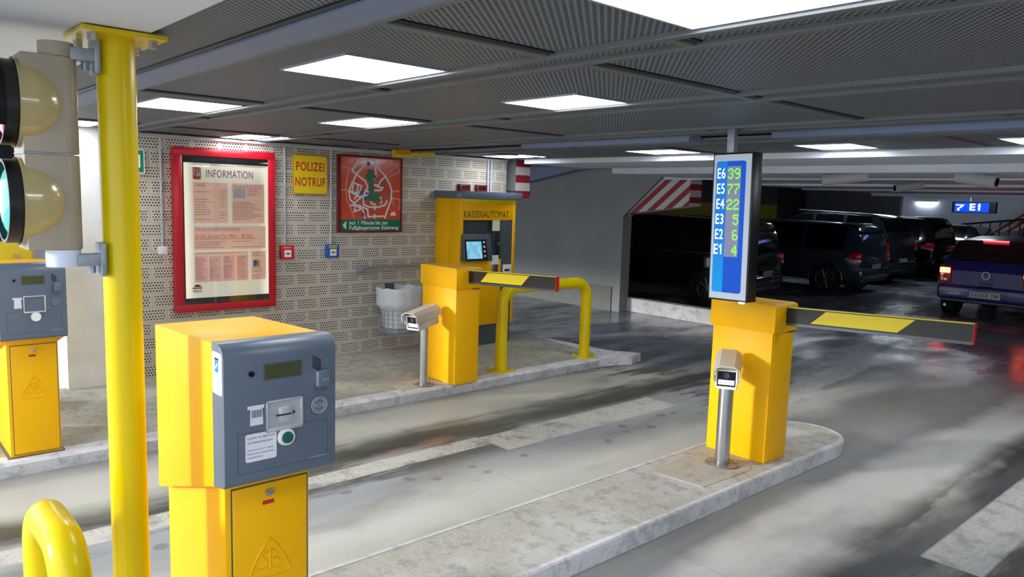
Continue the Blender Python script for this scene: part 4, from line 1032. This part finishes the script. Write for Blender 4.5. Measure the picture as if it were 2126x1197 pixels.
# ------------------------------------------------------------------ cctv cameras
def cctv(loc, rz, label, L=.42, r=.055):
    t = thing('security_camera', label, 'security camera', loc, rz)
    MB().cyl((0, 0, 0), (-L, 0, .05), r, r * .85, seg=28).build('body', CCGREY, t, 40)
    MB().cyl((.004, 0, -.0004), (-.02, 0, .003), r * .62, seg=24).build('lens', BLKGLOSS, t, 40)
    MB().cyl((-L * .55, 0, .06), (-L * .75, 0, .13), .018, seg=12).build('mount', GALV, t, 40)
cctv((-3.95, 8.05, 2.195), math.radians(205), 'tubular security camera on the pale ceiling, left of three', .45, .06)
cctv((-3.95, 10.0, 2.17), math.radians(225), 'dark-fronted tubular security camera on the pale ceiling, middle of three', .34, .055)
cctv((-2.35, 8.3, 2.19), math.radians(-5), 'tubular security camera on the pale ceiling, right of three', .36, .065)

# ------------------------------------------------------------------ E1 sign, fluorescent tube, railing
t = thing('level_sign', 'lit blue hanging sign with an arrow and E1 at the back of the car park', 'sign', (-6.49, 20, 1.90))
MB().box(-.06, .86, .0, .12, -.02, .24).build('case', BLACK, t)
f = MB().box(.0, .72, -.01, 0, .0, .215).build('face', mat('level_blue', (.0, .04, .5), .3, emit=(.0, .05, .75), es=1.1), t)
text([('E1', .45, -.012, .11, .21, .22, 'CENTER', .006)], 'lettering', mat('lit_white', (.9, .9, .9), .4, emit=(1, 1, 1), es=1.5), f, MY, .001)
MB().prism([(.527, .182), (.495, .150), (.495, .130), (.527, .155)], 'y', -.0135, -.0105).build('numeral_flag', bpy.data.materials['lit_white'], f)
a = MB(); a.prism([(.02, .15), (.20, .15), (.20, .17), (.02, .17)], 'y', -.013, -.011); a.prism([(.06, .03), (.12, .03), (.09, .055), (.19, .14), (.165, .16), (.075, .08), (.06, .10)], 'y', -.013, -.011)
a.build('arrow', bpy.data.materials['lit_white'], f)
MB().box(.3, .34, .04, .08, .24, .85).build('hanger', GALV, t)
t = thing('tube_light', 'short lit fluorescent tube at the back of the car park', 'tube light', (-10.4, 28.34, 2.17))
MB().cyl((0, 0, 0), (.58, 0, 0), .035, seg=16).build('tube', mat('tube_glow', (1, 1, 1), .5, emit=(.9, .95, 1), es=14), t, 40)
MB().box(-.05, .63, -.05, .05, .04, .10).build('fitting', WHITE, t)
t = thing('stair_railing', 'dark railing with upright bars behind the parked cars at the back', 'railing', (-8.6, 27.3, 0))
b = MB(); b.tube([(0, 0, 1.50), (1.9, 0, 1.75)], .03, 8); b.build('handrail', BLACK, t)
for i in range(8): MB().cyl((i * .27, 0, 0), (i * .27, 0, 1.50 + i * .035), .02, seg=8).build('upright', BLACK, t)
t = thing('rear_striped_beam', 'dim diagonally striped beam at the far back right of the blue E1 sign', 'beam', (-7.1, 27.6, 1.25))
MB().prism([(-.9, .0), (.3, .95), (1.9, .95), (1.9, .35)], 'y', 0, .2).build('striped_face', STR_D, t)

# ------------------------------------------------------------------ cars (local: rear bumper at x=0, front toward -x, ground z=0)
def car(name, label, loc, rz, L, W, H, paint, kind, group=None, rear_light=None, belt=None, light_e=0., plate='', wagon=False, rim=True):
    t = thing(name, label, 'car', loc, rz, group)
    belt = belt or H * .60
    hw = W / 2
    # stations: (x from rear, roof height, roof half width)
    if kind == 'van':
        st = [(0, .62 * H, .90), (.05, .80 * H, .82), (.16, .94 * H, .76), (.40, .99 * H, .74), (L * .35, H, .74), (L * .60, .985 * H, .74), (L * .70, .90 * H, .72), (L * .80, .70 * H, .78), (L * .90, .62 * H, .82), (L * .985, .52 * H, .84)]
    elif kind == 'suv':
        st = [(0, .60 * H, .90), (.06, .70 * H, .84), (.26, .92 * H, .76), (.48, .975 * H, .73), (L * .35, H, .73), (L * .52, .985 * H, .73), (L * .64, .86 * H, .73), (L * .74, .66 * H, .82), (L * .88, .61 * H, .84), (L * .985, .50 * H, .84)]
    else:
        st = [(0, .58 * H, .91), (.07, .66 * H, .86), (.22, .85 * H, .80), (.38, .955 * H, .75), (L * .32, H, .72), (L * .48, .99 * H, .72), (L * .62, .83 * H, .72), (L * .74, .65 * H, .82), (L * .88, .58 * H, .84), (L * .985, .48 * H, .84)]
    sill = .30
    def ring(x, zt, rw, f=1.0):
        zb = min(belt, zt - .03)
        end = 1 - .06 * max(0, 1 - x / .25) - .10 * max(0, 1 - (L - x) / .5)
        h = hw * end
        half = [(h * .90, sill), (h * .97, sill + .10), (h, sill + .30), (h * .995, zb - .10), (h * .975, zb), (hw * (rw + (.975 - rw) * .42), zb + (zt - zb) * .62), (hw * rw, zt - .035), (hw * (rw - .10), zt), (hw * .3, zt + .012), (0, zt + .016)]
        return [(-x, -y, z) for y, z in half] + [(-x, y, z) for y, z in half[-2::-1]]
    b = MB(); bm = b.bm
    R_ = [[bm.verts.new(p) for p in ring(*s)] for s in st]
    n = len(R_[0])
    for A, B in zip(R_, R_[1:]):
        for k_ in range(n - 1): bm.faces.new((A[k_], A[k_ + 1], B[k_ + 1], B[k_]))
        bm.faces.new((A[n - 1], A[0], B[0], B[n - 1]))
    bm.faces.new(R_[0]); bm.faces.new(R_[-1][::-1])
    body = b.build('body', paint, t, 50)
    sub = body.modifiers.new('soft', 'BEVEL'); sub.width = .03; sub.segments = 2; sub.limit_method = 'ANGLE'; sub.angle_limit = math.radians(25)
    # interpolated surface lookup for windows
    def surf(x):
        for (xa, za, ra), (xb, zb_, rb) in zip(st, st[1:]):
            if xa <= x <= xb:
                s = (x - xa) / (xb - xa); return ring(x, za + (zb_ - za) * s, ra + (rb - ra) * s)
        return ring(*st[-1])
    def side_window(x0, x1, lo=.04, hi=.93):
        for sgn in (0, 1):
            m_ = MB(); bm = m_.bm; rows = []
            nn = 6
            for i in range(nn + 1):
                x = x0 + (x1 - x0) * i / nn; rg = surf(x)
                pa, pm, pb_ = [Vector(rg[q] if sgn == 0 else rg[-1 - q]) for q in (4, 5, 6)]
                lo_p = pa.lerp(pm, lo * 1.6); hi_p = pm.lerp(pb_, hi)
                off = Vector((0, (-1 if sgn == 0 else 1) * .006, .002))
                rows.append([bm.verts.new(p + off) for p in (lo_p, pm, hi_p)])
            for A, B in zip(rows, rows[1:]):
                for q in (0, 1): bm.faces.new((A[q], A[q + 1], B[q + 1], B[q]))
            m_.build('side_window', GLASS, t, 60)
    if kind == 'van': wins = [(.38, L * .28), (L * .30, L * .47), (L * .49, L * .66)]
    elif kind == 'suv': wins = [(.50, L * .25), (L * .27, L * .43), (L * .45, L * .60)]
    else: wins = [(.45, L * .33), (L * .35, L * .58)]
    for a_, c_ in wins: side_window(a_, c_)
    # rear window following the tailgate slope
    i0 = 1; s0, s1 = st[1], st[3]
    rw = MB(); bm = rw.bm; rows = []
    for s in (0.10, .5, .93):
        x = s0[0] + (s1[0] - s0[0]) * s
        # height by interpolation along stations
        rg = surf(x); zt = max(p[2] for p in rg); half = hw * (.80 - .10 * s)
        rows.append([bm.verts.new((-x + .012 - .0, yy, zt - .01 + .008)) for yy in (-half, -half * .5, 0, half * .5, half)])
    for A, B in zip(rows, rows[1:]):
        for q in range(4): bm.faces.new((A[q], A[q + 1], B[q + 1], B[q]))
    rw.build('rear_window', GLASS, t, 60)
    wf = MB(); xa, xb = st[-4][0], st[-3][0]
    f0 = surf(st[5][0] + .03); rows = []
    bm = wf.bm
    for x in (st[5][0] + .05, (st[5][0] + st[7][0]) / 2, st[7][0] - .03):
        rg = surf(x); zt = max(p[2] for p in rg); rows.append([bm.verts.new((-x - .006, yy, zt + .004)) for yy in (-hw * .66, 0, hw * .66)])
    for A, B in zip(rows, rows[1:]):
        for q in range(2): bm.faces.new((A[q], A[q + 1], B[q + 1], B[q]))
    wf.build('windscreen', GLASS, t, 60)
    # bumper
    bu = MB(); bu.box(-.32, .07, -hw * .93, hw * .93, .34, .60, .05, 3); bp = bu.build('rear_bumper', paint, t, 50)
    MB().box(-.30, .05, -hw * .85, hw * .85, .29, .36, .02).build('rear_skirt', BLACK, t)
    # wheels
    wr = .31 if H < 1.55 else .33
    for x in (.72, L - .85):
        for sy in (-1, 1):
            wb = MB(); y = sy * (hw - .11)
            wb.cyl((-x, y - .1, wr), (-x, y + .1, wr), wr, seg=40); wo = wb.build('wheel', TYRE, t, 40)
            rm = MB(); yo = y + sy * .101
            for q in range(10):
                a = 2 * PI * q / 10; rm.tube([(-x + .04 * math.cos(a), yo, wr + .04 * math.sin(a)), (-x + wr * .62 * math.cos(a), yo, wr + wr * .62 * math.sin(a))], .010, 6)
            rm.tube([(-x + wr * .64 * math.cos(2 * PI * q / 28), yo, wr + wr * .64 * math.sin(2 * PI * q / 28)) for q in range(28)], .010, 6, True)
            rm.cyl((-x, yo - .01, wr), (-x, yo + .012, wr), .04, seg=16)
            rm.build('rim', RIM, wo, 60)
            MB().tube([(-x + (wr + .045) * math.cos(math.radians(a)), sy * (hw - .002), wr + (wr + .045) * math.sin(math.radians(a))) for a in range(0, 181, 12)], .022, 8).build('wheel_arch', paint, t, 60)
            MB().cyl((-x, sy * (hw - .02), wr), (-x, sy * (hw + .003), wr), wr + .04, seg=40).build('arch_well', BLACK, t)
            wo.location.y = sy * .012
    # lamps
    lm = rear_light
    for sy in (-1, 1):
        lo = MB()
        if light_e:
            lo.box(-.12, .045, sy * hw * .80 - .10, sy * hw * .80 + .10, .62, .93, .03, 3); l_ = lo.build('tail_lamp', bpy.data.materials['lamp_red'], t, 50)
            MB().box(.03, .052, sy * hw * .80 - .085, sy * hw * .80 + .085, .80, .90, .015).build('brake_lamp', bpy.data.materials['brake_glow'], l_, 50)
            MB().box(.03, .050, sy * hw * .80 - .02, sy * hw * .80 + .05, .65, .71, .012).build('reverse_lamp', SILVER, l_, 50)
        else:
            zl = belt - .14
            lo.prism([(-.30, zl), (.025, zl - .06), (.03, zl + .13), (-.14, zl + .13)], 'y', sy * (hw - .02) - .03, sy * (hw - .02) + .03, .012); l_ = lo.build('tail_lamp', bpy.data.materials['lamp_red'], t, 50)
            MB().prism([(-.32, zl - .035), (.03, zl - .075), (.03, zl - .02), (-.30, zl + .005)], 'y', sy * (hw - .015) - .03, sy * (hw - .015) + .03, .008).build('clear_lamp', SILVER, l_, 50)
    # plate
    zp = .62 if not light_e else .455
    pl = MB().box(.068 if light_e else .055, .078 if light_e else .062, -.26, .26, zp - .055, zp + .055, .004).build('number_plate', bpy.data.materials['plate_white'], t)
    MB().box(.0781 if light_e else .0621, .0786 if light_e else .0626, -.258, -.215, zp - .052, zp + .052).build('plate_band', BBLUE, pl)
    if plate:
        text([(plate, .079 if light_e else .063, .02, zp, .085, .43, 'CENTER', .002)], 'plate_lettering', BLACK, pl, PX, .0004)
    if not light_e:
        MB().tube([(-L * .20, sy_, H + .03) for sy_ in ()] or [(-.55, -hw * .66, H * .985), (-L * .55, -hw * .66, H + .03)], .014, 8).build('roof_rail', ALU, t, 60)
        MB().tube([(-.45, -hw * .985 - .004, belt + .0), (-L * .66, -hw * .985 - .004, belt - .01)], .008, 6).build('window_trim', STEEL, t, 60)
        for x in (L * .30, L * .48): MB().box(-x - .09, -x + .09, -hw - .018, -hw + .01, belt - .16, belt - .135, .006).build('door_handle', paint, t, 40)
    return t
mat('lamp_red', (.35, .005, .008), .15, coat=.5, emit=(.6, .0, .0), es=.06)
mat('brake_glow', (1, .2, .1), .3, emit=(1, .10, .035), es=16)
mat('plate_white', (.45, .46, .48), .5)
PBLK = mat('paint_black', (.006, .007, .010), .12, coat=.8)
PNAVY = mat('paint_anthracite', (.022, .036, .060), .15, coat=.8)
PDK = mat('paint_charcoal', (.022, .028, .034), .15, coat=.8)
PBLUE = mat('paint_blue', (.010, .011, .14), .38, coat=.3)
PSIL = mat('paint_silver', (.16, .17, .19), .3, metal=.3, coat=.6)
car('parked_van', 'black van parked behind the low kerb wall, mostly hidden by the counter display', (-7.45, 13.2, 0), math.radians(10), 4.6, 1.86, 1.66, PBLK, 'van', plate='CO AS 58')
car('parked_estate', 'dark anthracite people carrier just right of the hanging counter display', (-7.22, 17.5, 0), math.radians(3), 4.5, 1.76, 1.58, PNAVY, 'van', plate='CO RX 12')
car('parked_suv', 'dark tall SUV with roof rails parked behind the anthracite people carrier', (-7.75, 20.4, 0), math.radians(0), 4.6, 1.85, 1.80, PDK, 'suv')
car('parked_minibus', 'black minibus with a narrow red tail light behind the dark SUV', (-7.75, 23.4, 0), math.radians(0), 4.6, 1.85, 1.72, PBLK, 'van')
car('parked_hatchback', 'dark hatchback with bright window trim seen behind the minibus, left of the blue car', (-7.3, 25.9, 0), math.radians(0), 4.2, 1.75, 1.52, PDK, 'suv')
car('parked_saloon', 'dim grey car with pale roof edge behind the blue car', (-1.3, 23.8, 0), math.radians(2), 4.6, 1.8, 1.55, PSIL, 'suv')
bc = car('blue_car', 'small blue hatchback driving away with glowing red brake lights', (-4.27, 15.05, 0), math.radians(-90), 3.7, 1.64, 1.46, PBLUE, 'hatch', light_e=1, plate='CO:DX 708')
MB().box(-.36, -.30, -.20, .20, 1.385, 1.41, .008).build('high_brake_lamp', mat('brake_glow_high', (1, .1, .1), .3, emit=(1, .04, .05), es=7), bc)
e = MB(); e.tube([(.03, .065 * math.cos(2 * PI * i / 28), .80 + .065 * math.sin(2 * PI * i / 28)) for i in range(28)], .006, 6, True)
e.tube([(.03, -.038, .845), (.03, -.016, .805), (.03, 0, .83), (.03, .016, .805), (.03, .038, .845)], .005, 6)
e.tube([(.03, -.050, .82), (.03, -.024, .745), (.03, 0, .79), (.03, .024, .745), (.03, .050, .82)], .005, 6)
e.build('badge', SILVER, bc, 60)
MB().box(.0, .02, -.10, .10, .60, .66, .01).build('boot_handle', BLACK, bc)
MB().cyl((-.5, -.62, .22), (.02, -.62, .22), .025, seg=12).build('exhaust', STEEL, bc, 40)
